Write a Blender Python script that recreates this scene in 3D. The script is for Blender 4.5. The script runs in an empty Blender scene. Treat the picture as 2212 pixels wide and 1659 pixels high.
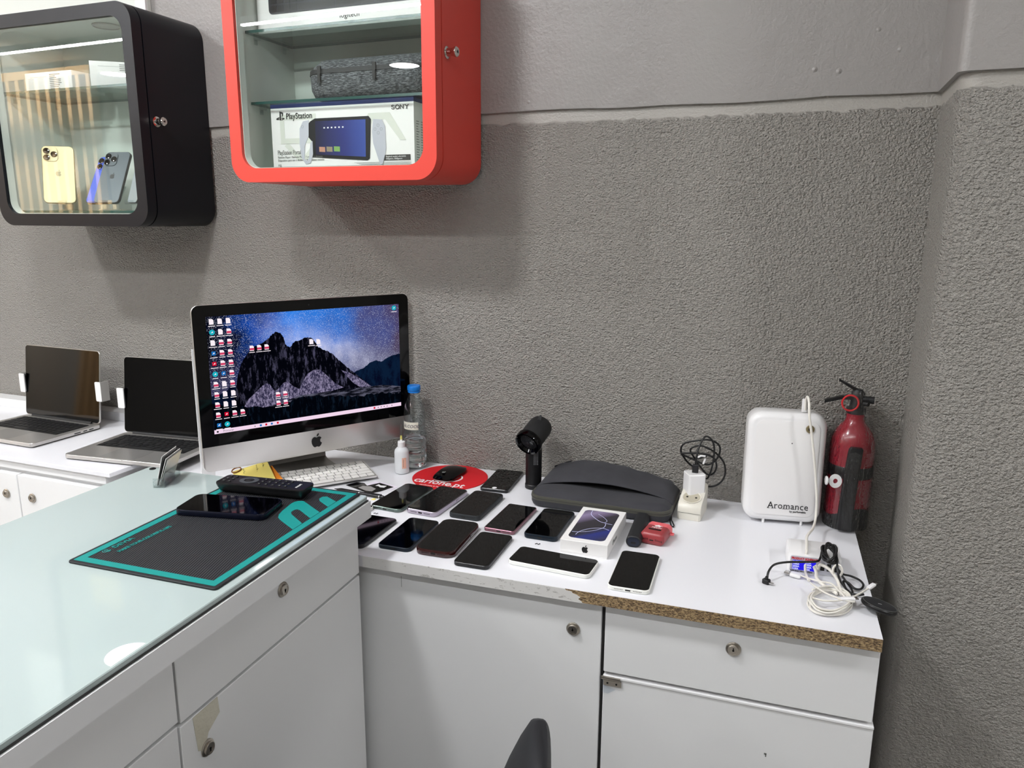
import bpy, math, random
from mathutils import Vector, Matrix
R = math.radians
PI = math.pi
random.seed(7)
sc = bpy.context.scene
C = sc.collection

# ------------------------------------------------------------------ camera, world, exposure
cam_data = bpy.data.cameras.new('camera')
cam = bpy.data.objects.new('camera', cam_data)
C.objects.link(cam)
sc.camera = cam
cam_data.sensor_fit = 'HORIZONTAL'
cam_data.sensor_width = 36.0
cam_data.lens = 1642.5 / 2212 * 36.0
cam_data.clip_start = 0.02
_yaw, _pitch, _roll = 0.32355, 0.21235, -0.006056
_f = Vector((-math.sin(_yaw) * math.cos(_pitch), math.cos(_yaw) * math.cos(_pitch), -math.sin(_pitch)))
_r = Vector((math.cos(_yaw), math.sin(_yaw), 0))
_d = _f.cross(_r)
_r2 = _r * math.cos(_roll) + _d * math.sin(_roll)
_d2 = -_r * math.sin(_roll) + _d * math.cos(_roll)
cam.matrix_world = Matrix(((_r2.x, -_d2.x, -_f.x, 0.0), (_r2.y, -_d2.y, -_f.y, -1.729),
                           (_r2.z, -_d2.z, -_f.z, 1.38), (0, 0, 0, 1)))
world = bpy.data.worlds.new('world')
sc.world = world
world.use_nodes = True
world.node_tree.nodes['Background'].inputs[0].default_value = (0.75, 0.8, 0.9, 1)
world.node_tree.nodes['Background'].inputs[1].default_value = 0.05
sc.view_settings.view_transform = 'Standard'
sc.view_settings.look = 'None'
sc.view_settings.gamma = 1.0
sc.view_settings.exposure = 0.0
sc.view_settings.use_curve_mapping = False
LAMP = 205.0      # round downlights
TUBE = 150.0      # suspended light lines
sc.cycles.max_bounces = 10
sc.cycles.transparent_max_bounces = 24
sc.cycles.caustics_reflective = False
sc.cycles.caustics_refractive = False
sc.cycles.sample_clamp_indirect = 6.0

# ------------------------------------------------------------------ materials
def lin(h):
    h = h.lstrip('#')
    v = [int(h[i:i + 2], 16) / 255 for i in (0, 2, 4)]
    return tuple((x / 12.92 if x <= .04045 else ((x + .055) / 1.055) ** 2.4) for x in v) + (1,)

class NT:
    def __init__(s, name):
        s.m = bpy.data.materials.new(name)
        s.m.use_nodes = True
        s.t = s.m.node_tree
        s.t.nodes.clear()
        s.out = s.n('ShaderNodeOutputMaterial')
    def n(s, typ, **kw):
        nd = s.t.nodes.new(typ)
        for k, v in kw.items():
            if k.startswith('i_'):
                key = k[2:].replace('_', ' ')
                nd.inputs[key].default_value = v
            elif k.startswith('n_'):
                nd.inputs[int(k[2:])].default_value = v
            else:
                setattr(nd, k, v)
        return nd
    def l(s, a, b):
        s.t.links.new(a, b)
    def obj(s):
        return s.n('ShaderNodeTexCoord').outputs['Object']
    def noise(s, scale, detail=2, rough=.5, vec=None, stretch=None):
        nd = s.n('ShaderNodeTexNoise', i_Scale=scale, i_Detail=detail, i_Roughness=rough)
        v = vec or s.obj()
        if stretch:
            mp = s.n('ShaderNodeMapping')
            mp.inputs['Scale'].default_value = stretch
            s.l(v, mp.inputs['Vector'])
            v = mp.outputs[0]
        s.l(v, nd.inputs['Vector'])
        return nd.outputs['Fac']
    def ramp(s, fac, stops, interp='LINEAR'):
        nd = s.n('ShaderNodeValToRGB')
        nd.color_ramp.interpolation = interp
        el = nd.color_ramp.elements
        el[0].position, el[0].color = stops[0][0], stops[0][1]
        el[1].position, el[1].color = stops[-1][0], stops[-1][1]
        for p, c in stops[1:-1]:
            e = el.new(p)
            e.color = c
        s.l(fac, nd.inputs['Fac'])
        return nd.outputs['Color']
    def math(s, op, a, b=None, clamp=False):
        nd = s.n('ShaderNodeMath', operation=op, use_clamp=clamp)
        for i, v in enumerate((a, b)):
            if v is None:
                continue
            if isinstance(v, (int, float)):
                nd.inputs[i].default_value = v
            else:
                s.l(v, nd.inputs[i])
        return nd.outputs[0]
    def mix(s, fac, a, b, blend='MIX'):
        nd = s.n('ShaderNodeMix', data_type='RGBA', blend_type=blend)
        for i, v in ((0, fac), (6, a), (7, b)):
            if isinstance(v, (int, float)):
                nd.inputs[i].default_value = v
            elif isinstance(v, tuple):
                nd.inputs[i].default_value = v
            else:
                s.l(v, nd.inputs[i])
        return nd.outputs[2]
    def bsdf(s, color, rough=.5, metal=0, spec=.5, coat=0, sheen=0):
        b = s.n('ShaderNodeBsdfPrincipled')
        for k, v in (('Base Color', color), ('Roughness', rough), ('Metallic', metal), ('Specular IOR Level', spec),
                     ('Coat Weight', coat), ('Sheen Weight', sheen)):
            if isinstance(v, (int, float)):
                b.inputs[k].default_value = v
            elif isinstance(v, tuple):
                b.inputs[k].default_value = v
            else:
                s.l(v, b.inputs[k])
        s.l(b.outputs[0], s.out.inputs[0])
        return b
    def bump(s, b, height, strength, dist):
        nd = s.n('ShaderNodeBump', i_Strength=strength, i_Distance=dist)
        s.l(height, nd.inputs['Height'])
        s.l(nd.outputs[0], b.inputs['Normal'])
        return nd

def mat(name, color, rough=.5, metal=0, spec=.5, coat=0, bump=None, sheen=0, vary=0, emit=0):
    t = NT(name)
    c = lin(color) if isinstance(color, str) else color
    col = c
    if vary:
        nz = t.noise(6, 4)
        col = t.mix(nz, tuple(x * (1 - vary) for x in c[:3]) + (1,), tuple(min(1, x * (1 + vary)) for x in c[:3]) + (1,))
    b = t.bsdf(col, rough, metal, spec, coat, sheen)
    if emit:
        b.inputs['Emission Color'].default_value = c
        b.inputs['Emission Strength'].default_value = emit
    if bump:
        t.bump(b, t.noise(bump[0], 3), bump[1], bump[2])
    return t.m

def emission(name, color, strength):
    t = NT(name)
    e = t.n('ShaderNodeEmission', i_Strength=strength)
    e.inputs[0].default_value = lin(color) if isinstance(color, str) else color
    t.l(e.outputs[0], t.out.inputs[0])
    return t.m

def thin_glass(name, tint=(1, 1, 1, 1), ior=1.5, rough=.0, bump=None, extra=0.0):
    """clear sheet: passes light straight through, mirrors by Fresnel"""
    t = NT(name)
    tr = t.n('ShaderNodeBsdfTransparent'); tr.inputs[0].default_value = tint
    gl = t.n('ShaderNodeBsdfGlossy', i_Roughness=rough)
    fr = t.n('ShaderNodeFresnel')
    bf = t.n('ShaderNodeNewGeometry').outputs['Backfacing']
    t.l(t.math('ADD', ior, t.math('MULTIPLY', bf, 1 / ior - ior)), fr.inputs['IOR'])
    mx = t.n('ShaderNodeMixShader')
    fac = fr.outputs[0]
    if extra:
        fac = t.math('ADD', fac, extra, clamp=True)
    t.l(fac, mx.inputs[0]); t.l(tr.outputs[0], mx.inputs[1]); t.l(gl.outputs[0], mx.inputs[2])
    t.l(mx.outputs[0], t.out.inputs[0])
    if bump:
        nd = t.n('ShaderNodeBump', i_Strength=bump[1], i_Distance=bump[2])
        t.l(t.noise(bump[0], 4, .6, stretch=bump[3] if len(bump) > 3 else None), nd.inputs['Height'])
        t.l(nd.outputs[0], gl.inputs['Normal']); t.l(nd.outputs[0], fr.inputs['Normal'])
    return t.m

def wall_rough(name, color, big=1.0):
    t = NT(name)
    c = lin(color)
    n1 = t.noise(2.2, 4, .6)
    col = t.mix(n1, tuple(x * .9 for x in c[:3]) + (1,), tuple(x * 1.08 for x in c[:3]) + (1,))
    b = t.bsdf(col, .38, 0, .5)
    # splattered plaster: raised grains of a few millimetres with finer grit on top
    w = t.noise(95 * big, 2, .5, stretch=(1, 1, 1.35))
    w2 = t.noise(210 * big, 2, .55, stretch=(1, 1, 1.3))
    w3 = t.noise(14, 2, .5)
    h = t.math('ADD', t.math('MULTIPLY', w, .7), t.math('MULTIPLY', w2, 1.1))
    h = t.math('POWER', h, 1.7)
    h = t.math('ADD', h, t.math('MULTIPLY', w3, .6))
    # the band directly under the upper plaster is trowelled flat, with crusty grains below it
    sep = t.n('ShaderNodeSeparateXYZ'); t.l(t.obj(), sep.inputs[0])
    edge = t.math('ADD', sep.outputs[2], t.math('MULTIPLY', t.noise(30, 3), .02))
    flat = t.n('ShaderNodeMapRange'); flat.interpolation_type = 'SMOOTHSTEP'
    t.l(edge, flat.inputs['Value'])
    flat.inputs['From Min'].default_value = 1.603; flat.inputs['From Max'].default_value = 1.609
    flat.inputs['To Min'].default_value = 1.0; flat.inputs['To Max'].default_value = .12
    h = t.math('MULTIPLY', h, flat.outputs[0])
    t.bump(b, h, 1.0, .0075)
    return t.m

def wall_smooth(name, color):
    t = NT(name)
    c = lin(color)
    n1 = t.noise(1.8, 4, .6)
    col = t.mix(n1, tuple(x * .93 for x in c[:3]) + (1,), tuple(x * 1.05 for x in c[:3]) + (1,))
    b = t.bsdf(col, .4, 0, .45)
    w = t.noise(150, 3, .5)
    v = t.n('ShaderNodeTexVoronoi', i_Scale=16.0); t.l(t.obj(), v.inputs['Vector'])
    spot = t.math('MULTIPLY', t.math('SUBTRACT', .09, v.outputs['Distance'], clamp=True), 14)
    msk = t.math('GREATER_THAN', t.noise(5, 2), .56)
    h = t.math('ADD', t.math('MULTIPLY', w, .5), t.math('MULTIPLY', spot, msk))
    h = t.math('ADD', h, t.math('MULTIPLY', t.noise(22, 3), .8))
    t.bump(b, h, .8, .003)
    return t.m

M = {}
M['wall_rough'] = wall_rough('rough grey plaster', '#a39f98')
M['wall_smooth'] = wall_smooth('smooth grey plaster', '#96928f')
M['ceiling'] = mat('white ceiling paint', '#dedcd8', .8)
M['room'] = mat('light room paint', '#b9b6b0', .8)
M['floor'] = mat('grey floor tiles', '#b9b7b4', .35)
M['white_lam'] = mat('white laminate', '#e2e2e3', .3, spec=.45, vary=.015)
M['white_top'] = mat('white glossy worktop', '#e6e6ea', .22, spec=.5, vary=.01)
M['front_white'] = mat('matt white cabinet front', '#e2e2e2', .42, spec=.4, vary=.02)
M['gap'] = mat('dark gap', '#2e2d2c', .8)
M['edge_grey'] = mat('greyish edge band', '#c6c4c0', .45, vary=.05)
M['black_lacq'] = mat('satin black lacquer', '#0b0c13', .38, spec=.32)
M['red_lacq'] = mat('satin coral red lacquer', '#d4453a', .38, spec=.3)
M['white_in'] = mat('white cabinet lining', '#dcdfd8', .45)
M['chrome'] = mat('chrome', '#d8d4cf', .12, 1)
M['nickel'] = mat('brushed nickel', '#b3aca2', .28, 1)
M['dark_metal'] = mat('dark keyhole', '#14120f', .5, .3)
M['pane'] = thin_glass('clear door glass', (.97, .99, .98, 1))
M['shelf_glass'] = thin_glass('green tinted shelf glass', (.88, .94, .92, 1), 1.5)
M['glass_edge'] = mat('dark green glass edge', '#1d4a45', .15, spec=.6)
M['glass_edge_light'] = mat('pale glass edge', '#7fa39b', .15)
M['acrylic'] = thin_glass('clear acrylic', (.93, .95, .95, 1), 1.5, extra=.05)
M['mint_glass'] = mat('white backed glass', '#a7b3b1', .06, spec=.5, coat=.3)
M['alu'] = mat('satin aluminium', '#c9c6c2', .33, .85)
M['alu_dark'] = mat('dark reflecting aluminium', '#9b9996', .35, .85)  # computer stand: dark reflections put into a darker aluminium colour
M['alu_white'] = mat('bright aluminium rim', '#e4e2de', .3, .5)
M['black_gloss'] = mat('black display glass', '#010102', .05, spec=.33)
M['black_gloss2'] = mat('black phone glass', '#010102', .05, spec=.26)
M['black_plastic'] = mat('black plastic', '#0b0b0d', .35)
M['black_matt'] = mat('matt black plastic', '#101012', .55)
M['black_soft'] = mat('black rubber', '#15161a', .6)
M['key_black'] = mat('black keycap', '#0c0c0e', .45)
M['key_white'] = mat('white keycap', '#e9e6e2', .4)
M['white_plastic'] = mat('white plastic', '#ebeaea', .25)
M['cream_plastic'] = mat('off white plastic', '#dedace', .3)
M['white_card'] = mat('white box card', '#eceae8', .4)
M['print_black'] = mat('black print', '#0a0a0c', .5)
M['print_grey'] = mat('grey print', '#6f716d', .6)
M['print_pale'] = mat('pale grey print', '#d6d8ce', .6)
M['print_red'] = mat('red print', '#c01a2a', .6)
M['print_white'] = mat('white print', '#eeeeee', .5)
M['navy'] = mat('navy blue print', '#1b2d6c', .4)
M['blue_cap'] = mat('blue bottle cap', '#0f78d2', .35)
M['label'] = mat('cream paper label', '#dcd7c8', .7)
M['yellow'] = mat('yellow note paper', '#f3e07a', .75)
M['orange'] = mat('orange note paper', '#f08c1e', .7)
M['brown'] = mat('brown rubber band', '#8b5a2b', .6)
M['red_pad'] = mat('red mouse mat cloth', '#c8101c', .7)
M['teal'] = mat('teal rubber', '#0d837e', .45, bump=(400, .1, .0005), vary=.05)
M['clear_plastic'] = thin_glass('thin clear plastic', (.93, .95, .97, 1), 1.45, .03)
M['wood'] = mat('pale pine', '#c9a77c', .6, vary=.1)
M['lamp'] = emission('downlight diffuser', (.97, .98, 1, 1), LAMP)
M['tube'] = emission('light line diffuser', (.955, .975, 1, 1), TUBE)
M['cable_white'] = mat('white cable sheath', '#e3dfd6', .4)
M['cable_black'] = mat('black cable sheath', '#0b0b0c', .4)
M['steel'] = mat('plug steel', '#c4c2bf', .25, 1)

# ------------------------------------------------------------------ mesh builder
class MB:
    def __init__(s):
        s.v, s.f, s.mi = [], [], []
    def add(s, vs, fs, mi=0):
        o = len(s.v)
        s.v += [tuple(v) for v in vs]
        for f in fs:
            s.f.append(tuple(i + o for i in f)); s.mi.append(mi)
        return s
    def box(s, x0, x1, y0, y1, z0, z1, mi=0):
        vs = [(x, y, z) for z in (z0, z1) for y in (y0, y1) for x in (x0, x1)]
        return s.add(vs, [(0, 2, 3, 1), (4, 5, 7, 6), (0, 1, 5, 4), (1, 3, 7, 5), (3, 2, 6, 7), (2, 0, 4, 6)], mi)
    def loft(s, rings, mi=0, cap0=True, cap1=True, closed=True):
        n = len(rings[0]); vs = [p for r in rings for p in r]; fs = []
        for k in range(len(rings) - 1):
            for i in range(n if closed else n - 1):
                j = (i + 1) % n
                fs.append((k * n + i, k * n + j, (k + 1) * n + j, (k + 1) * n + i))
        if cap0: fs.append(tuple(range(n - 1, -1, -1)))
        if cap1: fs.append(tuple((len(rings) - 1) * n + i for i in range(n)))
        return s.add(vs, fs, mi)
    def slab(s, w, l, r, prof, cx=0, cy=0, seg=6, mi=0, cap0=True, cap1=True):
        """rounded rectangle w x l (x, y) lofted along z; prof = [(z, inset)]"""
        rings = []
        for z, ins in prof:
            rings.append([(x + cx, y + cy, z) for x, y in rrect(w - 2 * ins, l - 2 * ins, max(r - ins, .0002), seg)])
        return s.loft(rings, mi, cap0, cap1)
    def lathe(s, prof, seg=32, cx=0, cy=0, mi=0, cap0=True, cap1=True):
        rings = [[(cx + r * math.cos(a * 2 * PI / seg), cy + r * math.sin(a * 2 * PI / seg), z) for a in range(seg)] for r, z in prof]
        return s.loft(rings, mi, cap0, cap1)
    def tube(s, pts, rad, seg=8, mi=0, flat=1.0, closed=False):
        pts = [Vector(p) for p in pts]
        rings, up = [], None
        n = len(pts)
        for i, p in enumerate(pts):
            if closed: d = pts[(i + 1) % n] - pts[i - 1]
            else: d = pts[min(i + 1, n - 1)] - pts[max(i - 1, 0)]
            if d.length < 1e-9: d = Vector((0, 0, 1))
            d.normalize()
            if up is None:
                up = Vector((0, 0, 1)) if abs(d.z) < .9 else Vector((1, 0, 0))
            sx = d.cross(up)
            if sx.length < 1e-4: sx = d.orthogonal()
            sx.normalize(); up = sx.cross(d).normalized()
            rr = rad[i] if isinstance(rad, (list, tuple)) else rad
            rings.append([tuple(p + sx * rr * math.cos(a * 2 * PI / seg) + up * rr * flat * math.sin(a * 2 * PI / seg)) for a in range(seg)])
        if closed:
            rings.append(rings[0])
        return s.loft(rings, mi, not closed, not closed)
    def ring(s, outer, inner, prof, mi=0):
        """frame between an outer and inner outline (lists of xy), prof = [(z, grow_inward)] in xy plane"""
        n = len(outer); vs = []; fs = []
        z0, z1 = prof
        for z in (z0, z1):
            vs += [(x, y, z) for x, y in outer]; vs += [(x, y, z) for x, y in inner]
        for i in range(n):
            j = (i + 1) % n
            fs.append((i, j, 2 * n + j, 2 * n + i))
            fs.append((n + j, n + i, 3 * n + i, 3 * n + j))
            fs.append((2 * n + i, 2 * n + j, 3 * n + j, 3 * n + i))
            fs.append((j, i, n + i, n + j))
        return s.add(vs, fs, mi)
    def poly(s, pts, z0, z1, mi=0):
        n = len(pts)
        return s.loft([[(x, y, z0) for x, y in pts], [(x, y, z1) for x, y in pts]], mi)
    def xf(s, mtx, start=0):
        for i in range(start, len(s.v)):
            s.v[i] = tuple(mtx @ Vector(s.v[i]))
        return s

def rrect(w, l, r, seg=6):
    r = min(r, w / 2 - 1e-5, l / 2 - 1e-5)
    pts = []
    for cx, cy, a0 in ((w / 2 - r, l / 2 - r, 0), (-w / 2 + r, l / 2 - r, 90), (-w / 2 + r, -l / 2 + r, 180), (w / 2 - r, -l / 2 + r, 270)):
        for k in range(seg + 1):
            a = R(a0 + 90 * k / seg)
            pts.append((cx + r * math.cos(a), cy + r * math.sin(a)))
    return pts

def smooth_path(pts, k=8, closed=False):
    """Catmull-Rom through the given points"""
    P = [Vector(p) for p in pts]; n = len(P); out = []
    rng = range(n) if closed else range(n - 1)
    for i in rng:
        p0 = P[i - 1] if (closed or i > 0) else P[0]
        p1, p2 = P[i], P[(i + 1) % n]
        p3 = P[(i + 2) % n] if (closed or i + 2 < n) else P[-1]
        for j in range(k):
            t = j / k
            out.append(.5 * ((2 * p1) + (-p0 + p2) * t + (2 * p0 - 5 * p1 + 4 * p2 - p3) * t * t + (-p0 + 3 * p1 - 3 * p2 + p3) * t ** 3))
    if not closed: out.append(P[-1])
    return out

def obj(name, mb, mats, parent=None, loc=(0, 0, 0), rot=(0, 0, 0), angle=32, mtx=None):
    me = bpy.data.meshes.new(name)
    me.from_pydata(mb.v, [], mb.f)
    if not isinstance(mats, (list, tuple)): mats = [mats]
    for m in mats: me.materials.append(M[m] if isinstance(m, str) else m)
    me.polygons.foreach_set('material_index', mb.mi)
    import bmesh
    bm = bmesh.new(); bm.from_mesh(me)
    bmesh.ops.recalc_face_normals(bm, faces=bm.faces)
    bm.to_mesh(me); bm.free()
    if angle:
        me.polygons.foreach_set('use_smooth', [True] * len(me.polygons))
        me.set_sharp_from_angle(angle=R(angle))
    me.update()
    o = bpy.data.objects.new(name, me)
    C.objects.link(o)
    o.location = loc; o.rotation_euler = rot
    if mtx is not None: o.matrix_local = mtx
    if parent: o.parent = parent
    return o

def tag(o, label=None, cat=None, group=None, kind=None):
    if label: o['label'] = label
    if cat: o['category'] = cat
    if group: o['group'] = group
    if kind: o['kind'] = kind
    return o

def thing(name, label, cat, loc=(0, 0, 0), rotz=0, group=None, rot=None):
    o = bpy.data.objects.new(name, None)
    C.objects.link(o)
    o.empty_display_size = .05
    o.location = loc; o.rotation_euler = rot if rot else (0, 0, rotz)
    return tag(o, label, cat, group)

def struct(name, mb, m, **kw):
    return tag(obj(name, mb, m, **kw), kind='structure')

def text(name, body, size, m, parent, mtx, depth=.0003, align='LEFT', bold=0.0, shear=0, sx=1.0, spacing=1.0):
    cu = bpy.data.curves.new(name, 'FONT')
    cu.body = body; cu.size = size; cu.extrude = depth / 2; cu.align_x = align
    cu.offset = bold; cu.shear = shear; cu.space_character = spacing; cu.resolution_u = 2
    t = bpy.data.objects.new(name, cu)
    C.objects.link(t)
    dg = bpy.context.evaluated_depsgraph_get()
    me = bpy.data.meshes.new_from_object(t.evaluated_get(dg))
    bpy.data.objects.remove(t); bpy.data.curves.remove(cu)
    me.name = name
    me.materials.clear(); me.materials.append(M[m] if isinstance(m, str) else m)
    o = bpy.data.objects.new(name, me)
    C.objects.link(o)
    o.parent = parent
    o.matrix_local = mtx @ Matrix.Diagonal((sx, 1, 1, 1))
    return o

def frame(o, x, y):
    """matrix whose local x, y axes are the given directions, origin at o"""
    x = Vector(x).normalized(); y = Vector(y).normalized(); z = x.cross(y)
    return Matrix(((x.x, y.x, z.x, o[0]), (x.y, y.y, z.y, o[1]), (x.z, y.z, z.z, o[2]), (0, 0, 0, 1)))

TH = R(2.35)                     # the long wall is turned by a couple of degrees against the desk
WM = Matrix.Rotation(-TH, 4, 'Z')
def wp(s, d, z):
    return tuple(WM @ Vector((s, -d, z)))
WR = (0, 0, -TH)

# fruit logo (bitten, with leaf), drawn in a unit square about the origin
def fruit(sz):
    def arc(cx, cy, rx, ry, a0, a1, n):
        return [(cx + rx * math.cos(R(a0 + (a1 - a0) * i / n)), cy + ry * math.sin(R(a0 + (a1 - a0) * i / n))) for i in range(n + 1)]
    body = [(0, .26), (.10, .31), (.20, .33), (.31, .29), (.39, .20), (.31, .12), (.27, .01), (.30, -.12), (.41, -.20), (.36, -.32), (.28, -.43),
            (.19, -.50), (.10, -.49), (0, -.45), (-.10, -.48), (-.19, -.50), (-.28, -.44), (-.37, -.30), (-.42, -.14), (-.43, .03),
            (-.39, .17), (-.30, .28), (-.19, .33), (-.10, .31)]
    leaf = [(0.0, .36), (.02, .46), (.09, .55), (.19, .60), (.19, .50), (.12, .40)]
    return [[(x * sz, y * sz) for x, y in p] for p in (body, leaf)]
def fruit_mb(sz, t=.0003, mi=0):
    mb = MB()
    for p in fruit(sz): mb.poly(p, 0, t, mi)
    return mb

# ================================================================== the room
struct('floor', MB().box(-6.2, 2.8, -5.6, .5, -.1, 0), 'floor')
struct('ceiling', MB().box(-6.2, 2.8, -5.6, .5, 2.5, 2.6), 'ceiling')
struct('wall_left', MB().box(-6.2, -6.1, -5.6, .5, 0, 2.5), 'room')
struct('wall_rear', MB().box(-6.2, 2.8, -5.7, -5.6, 0, 2.5), 'room')
struct('wall_right', MB().box(2.7, 2.8, -5.6, .5, 0, 2.5), 'room')
struct('wall_back', MB().box(-6.3, .30, -.0, .12, 0, 1.63), 'wall_rough', rot=WR)
# upper plaster stands a little proud, its lower edge slightly uneven
mb = MB()
n = 120; xs = [-6.3 + 6.6 * i / n for i in range(n + 1)]
rings = []
for x in xs:
    e = 1.6225 + .0016 * math.sin(x * 9.1) + .0012 * math.sin(x * 23) + random.uniform(-.0007, .0007)
    rings.append([(x, -.0005, e + .0015), (x, -.009, e), (x, -.0095, e + .004), (x, -.0095, 2.5), (x, .1, 2.5), (x, .1, 1.63)])
mb.loft(rings)
struct('wall_back_upper', mb, 'wall_smooth', rot=WR)

def column(z0, z1, s0, d, r, grow, zlow=None):
    pts = [(2.9, .1), (s0 - grow, .1)]
    x0, y0 = s0 - grow, -(d + grow)
    for k in range(9):
        a = R(180 + 90 * k / 8)
        pts.append((x0 + r + r * math.cos(a), y0 + r + r * math.sin(a)))
    pts.append((2.9, y0))
    return MB().poly(pts, z0, z1)
struct('wall_pillar', column(0, 1.63, .287, .222, .03, 0), 'wall_rough', rot=WR)
struct('wall_pillar_upper', column(1.6225, 2.5, .287, .222, .016, .009), 'wall_smooth', rot=WR)

# ------------------------------------------------------------------ lamps
def downlight(x, y, label):
    t = thing('ceiling_downlight', label, 'ceiling light', (x, y, 2.5), 0, 'round ceiling downlights')
    rg = MB(); seg = 48
    o_ = [(.125 * math.cos(2 * PI * i / seg), .125 * math.sin(2 * PI * i / seg)) for i in range(seg)]
    i_ = [(.108 * math.cos(2 * PI * i / seg), .108 * math.sin(2 * PI * i / seg)) for i in range(seg)]
    obj('trim_ring', rg.ring(o_, i_, (-.012, -.0005)), 'white_plastic', t)
    obj('diffuser', MB().lathe([(.108, -.009), (.108, -.002)], 48), 'lamp', t)
DL = [(-1.13, -1.14, 'round white ceiling downlight over the counter in front of the two cabinets'),
      (-2.48, -1.14, 'round white ceiling downlight left of the black cabinet'),
      (-2.98, -3.93, 'round ceiling downlight mirrored in the glass of the red cabinet'),
      (-5.3, -3.39, 'round ceiling downlight mirrored in the glass of the black cabinet'),
      (1.65, -1.14, 'round ceiling downlight on the right, in front of the pillar')]
for a in DL: downlight(*a)
def tube(x0, x1, y, label):
    t = thing('hanging_tube_light', label, 'ceiling light', ((x0 + x1) / 2, y, 2.28), 0, 'suspended light lines')
    h = (x1 - x0) / 2
    mb = MB().box(-h, h, -.010, .010, .008, .04)
    obj('housing', mb, 'white_plastic', t)
    obj('diffuser', MB().box(-h, h, -.0075, .0075, 0, .0078), 'tube', t)
    for s in (-1, 1): obj('hanger', MB().tube([(s * h * .8, 0, .05), (s * h * .8, 0, .22)], .002), 'steel', t)
tube(-2.62, .25, -1.84, 'long suspended white light line mirrored in the red cabinet')
tube(-5.9, -3.0, -1.84, 'long suspended white light line mirrored in the black cabinet')

# pale wooden batten screen across the shop, seen only in reflections
t = thing('batten_screen', 'pale wooden slatted screen mirrored in the black cabinet glass', 'screen', (-5.50, -2.95, 0))
mb = MB()
for i in range(9): mb.box(-.44 + i * .11, -.400 + i * .11, -.03, .03, 0, 2.40)
obj('batten', mb, 'wood', t)
obj('back_panel', MB().box(-.47, .49, -.05, -.031, 0, 2.40), mat('grey panel', '#77736d', .7), t)
obj('top_rail', MB().box(-.47, .49, -.035, .035, 2.40, 2.46), 'wood', t)

t = thing('fill_spotlight', 'added fill spotlight brightening the wooden batten screen for its reflection', 'ceiling light', (-5.4, -1.55, 2.40))  # added lamp, lights the battens so the cabinet glass mirrors them brighter
sd_ = Vector((-.1, -1.4, -.65)).normalized()
mS = frame((0, 0, 0), sd_.orthogonal().normalized(), sd_.cross(sd_.orthogonal().normalized()))
obj('can', MB().lathe([(.020, -.04), (.032, -.035), (.034, .045), (.031, .045), (.029, -.02)], 24, cap1=False), 'black_plastic', t, mtx=mS)
obj('bracket', MB().tube([(0, 0, 0), (0, 0, .098)], .006), 'black_plastic', t)
sl_ = bpy.data.lights.new('fill_spot_lamp', 'SPOT'); sl_.energy = 620; sl_.spot_size = R(95); sl_.spot_blend = .6; sl_.shadow_soft_size = .02; sl_.color = (1, .93, .82)
so_ = bpy.data.objects.new('fill_spot_lamp', sl_); C.objects.link(so_); so_.parent = t
so_.matrix_local = Matrix.Translation(sd_ * .05) @ sd_.to_track_quat('-Z', 'Y').to_matrix().to_4x4()

# ================================================================== desk (low cabinets along the wall)
def lock(parent, x, y, z, axis, big=1.0):
    """cam lock: stepped nickel rosette with a dark keyhole; axis = outward direction"""
    ax = Vector(axis); u = Vector((0, 0, 1)).cross(ax).normalized()
    m = frame((x, y, z), u, (0, 0, 1))
    mb = MB().lathe([(.0125 * big, 0), (.0125 * big, .0015), (.0108 * big, .0028), (.0095 * big, .003), (.0095 * big, .0055), (.0085 * big, .0062), (.0068 * big, .0062), (.0066 * big, .0056)], 28)
    o = obj('lock', mb, 'nickel', parent, mtx=m)
    k = MB().lathe([(.0018, .0057), (.0018, .0063)], 10).box(-.0009, .0009, -.0045, .0008, .0057, .0063)
    obj('keyhole', k, 'dark_metal', o)
    return o

DF = -.536            # front edge of the worktop
t = thing('worktop', 'long white worktop with the phones, its front edge chipped to bare chipboard', 'worktop', (0, 0, 0))
back = lambda x: -x * math.tan(TH) - .0015
mb = MB()
pts = [(-1.466, DF), (.207, DF), (.207, back(.207)), (-1.466, back(-1.466))]
mb.poly(pts, .7275, .75)
obj('board', mb, 'white_top', t)
# front edge band: dirty white laminate that has broken away on the right
tt = NT('worn white edge band')
c1 = tt.mix(tt.math('MULTIPLY', tt.math('GREATER_THAN', tt.noise(55, 6, .75, stretch=(1, 1, 2.5)), .60), .5), lin('#d5d3d0'), lin('#6d675d'))
tt.bsdf(c1, .45)
M['edge_worn'] = tt.m
tt = NT('bare chipboard')
a = tt.noise(230, 5, .7, stretch=(1, 1, 2.2))
c1 = tt.ramp(a, [(.34, lin('#2c2219')), (.45, lin('#6e5a42')), (.55, lin('#a08660')), (.7, lin('#cdb88e'))])
b = tt.bsdf(c1, .85)
tt.bump(b, a, .7, .002)
M['chipboard'] = tt.m
mb = MB(); mb.box(-.70, -.300, DF - .0012, DF + .0001, .7277, .7498)
edge = [(-.300, .7277), (-.268, .7277), (-.270, .731), (-.276, .734), (-.272, .738), (-.279, .742), (-.286, .7435), (-.288, .7465), (-.298, .7472), (-.300, .7498)]
o = MB().loft([[(x, DF - .0012, z) for x, z in edge], [(x, DF + .0001, z) for x, z in edge]])
mb.add(o.v, o.f)
obj('edge_band', mb, 'edge_worn', t)
obj('bare_edge', MB().box(-.300, .207, DF - .0004, DF + .0001, .728, .7497), 'chipboard', t, angle=0)

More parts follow.
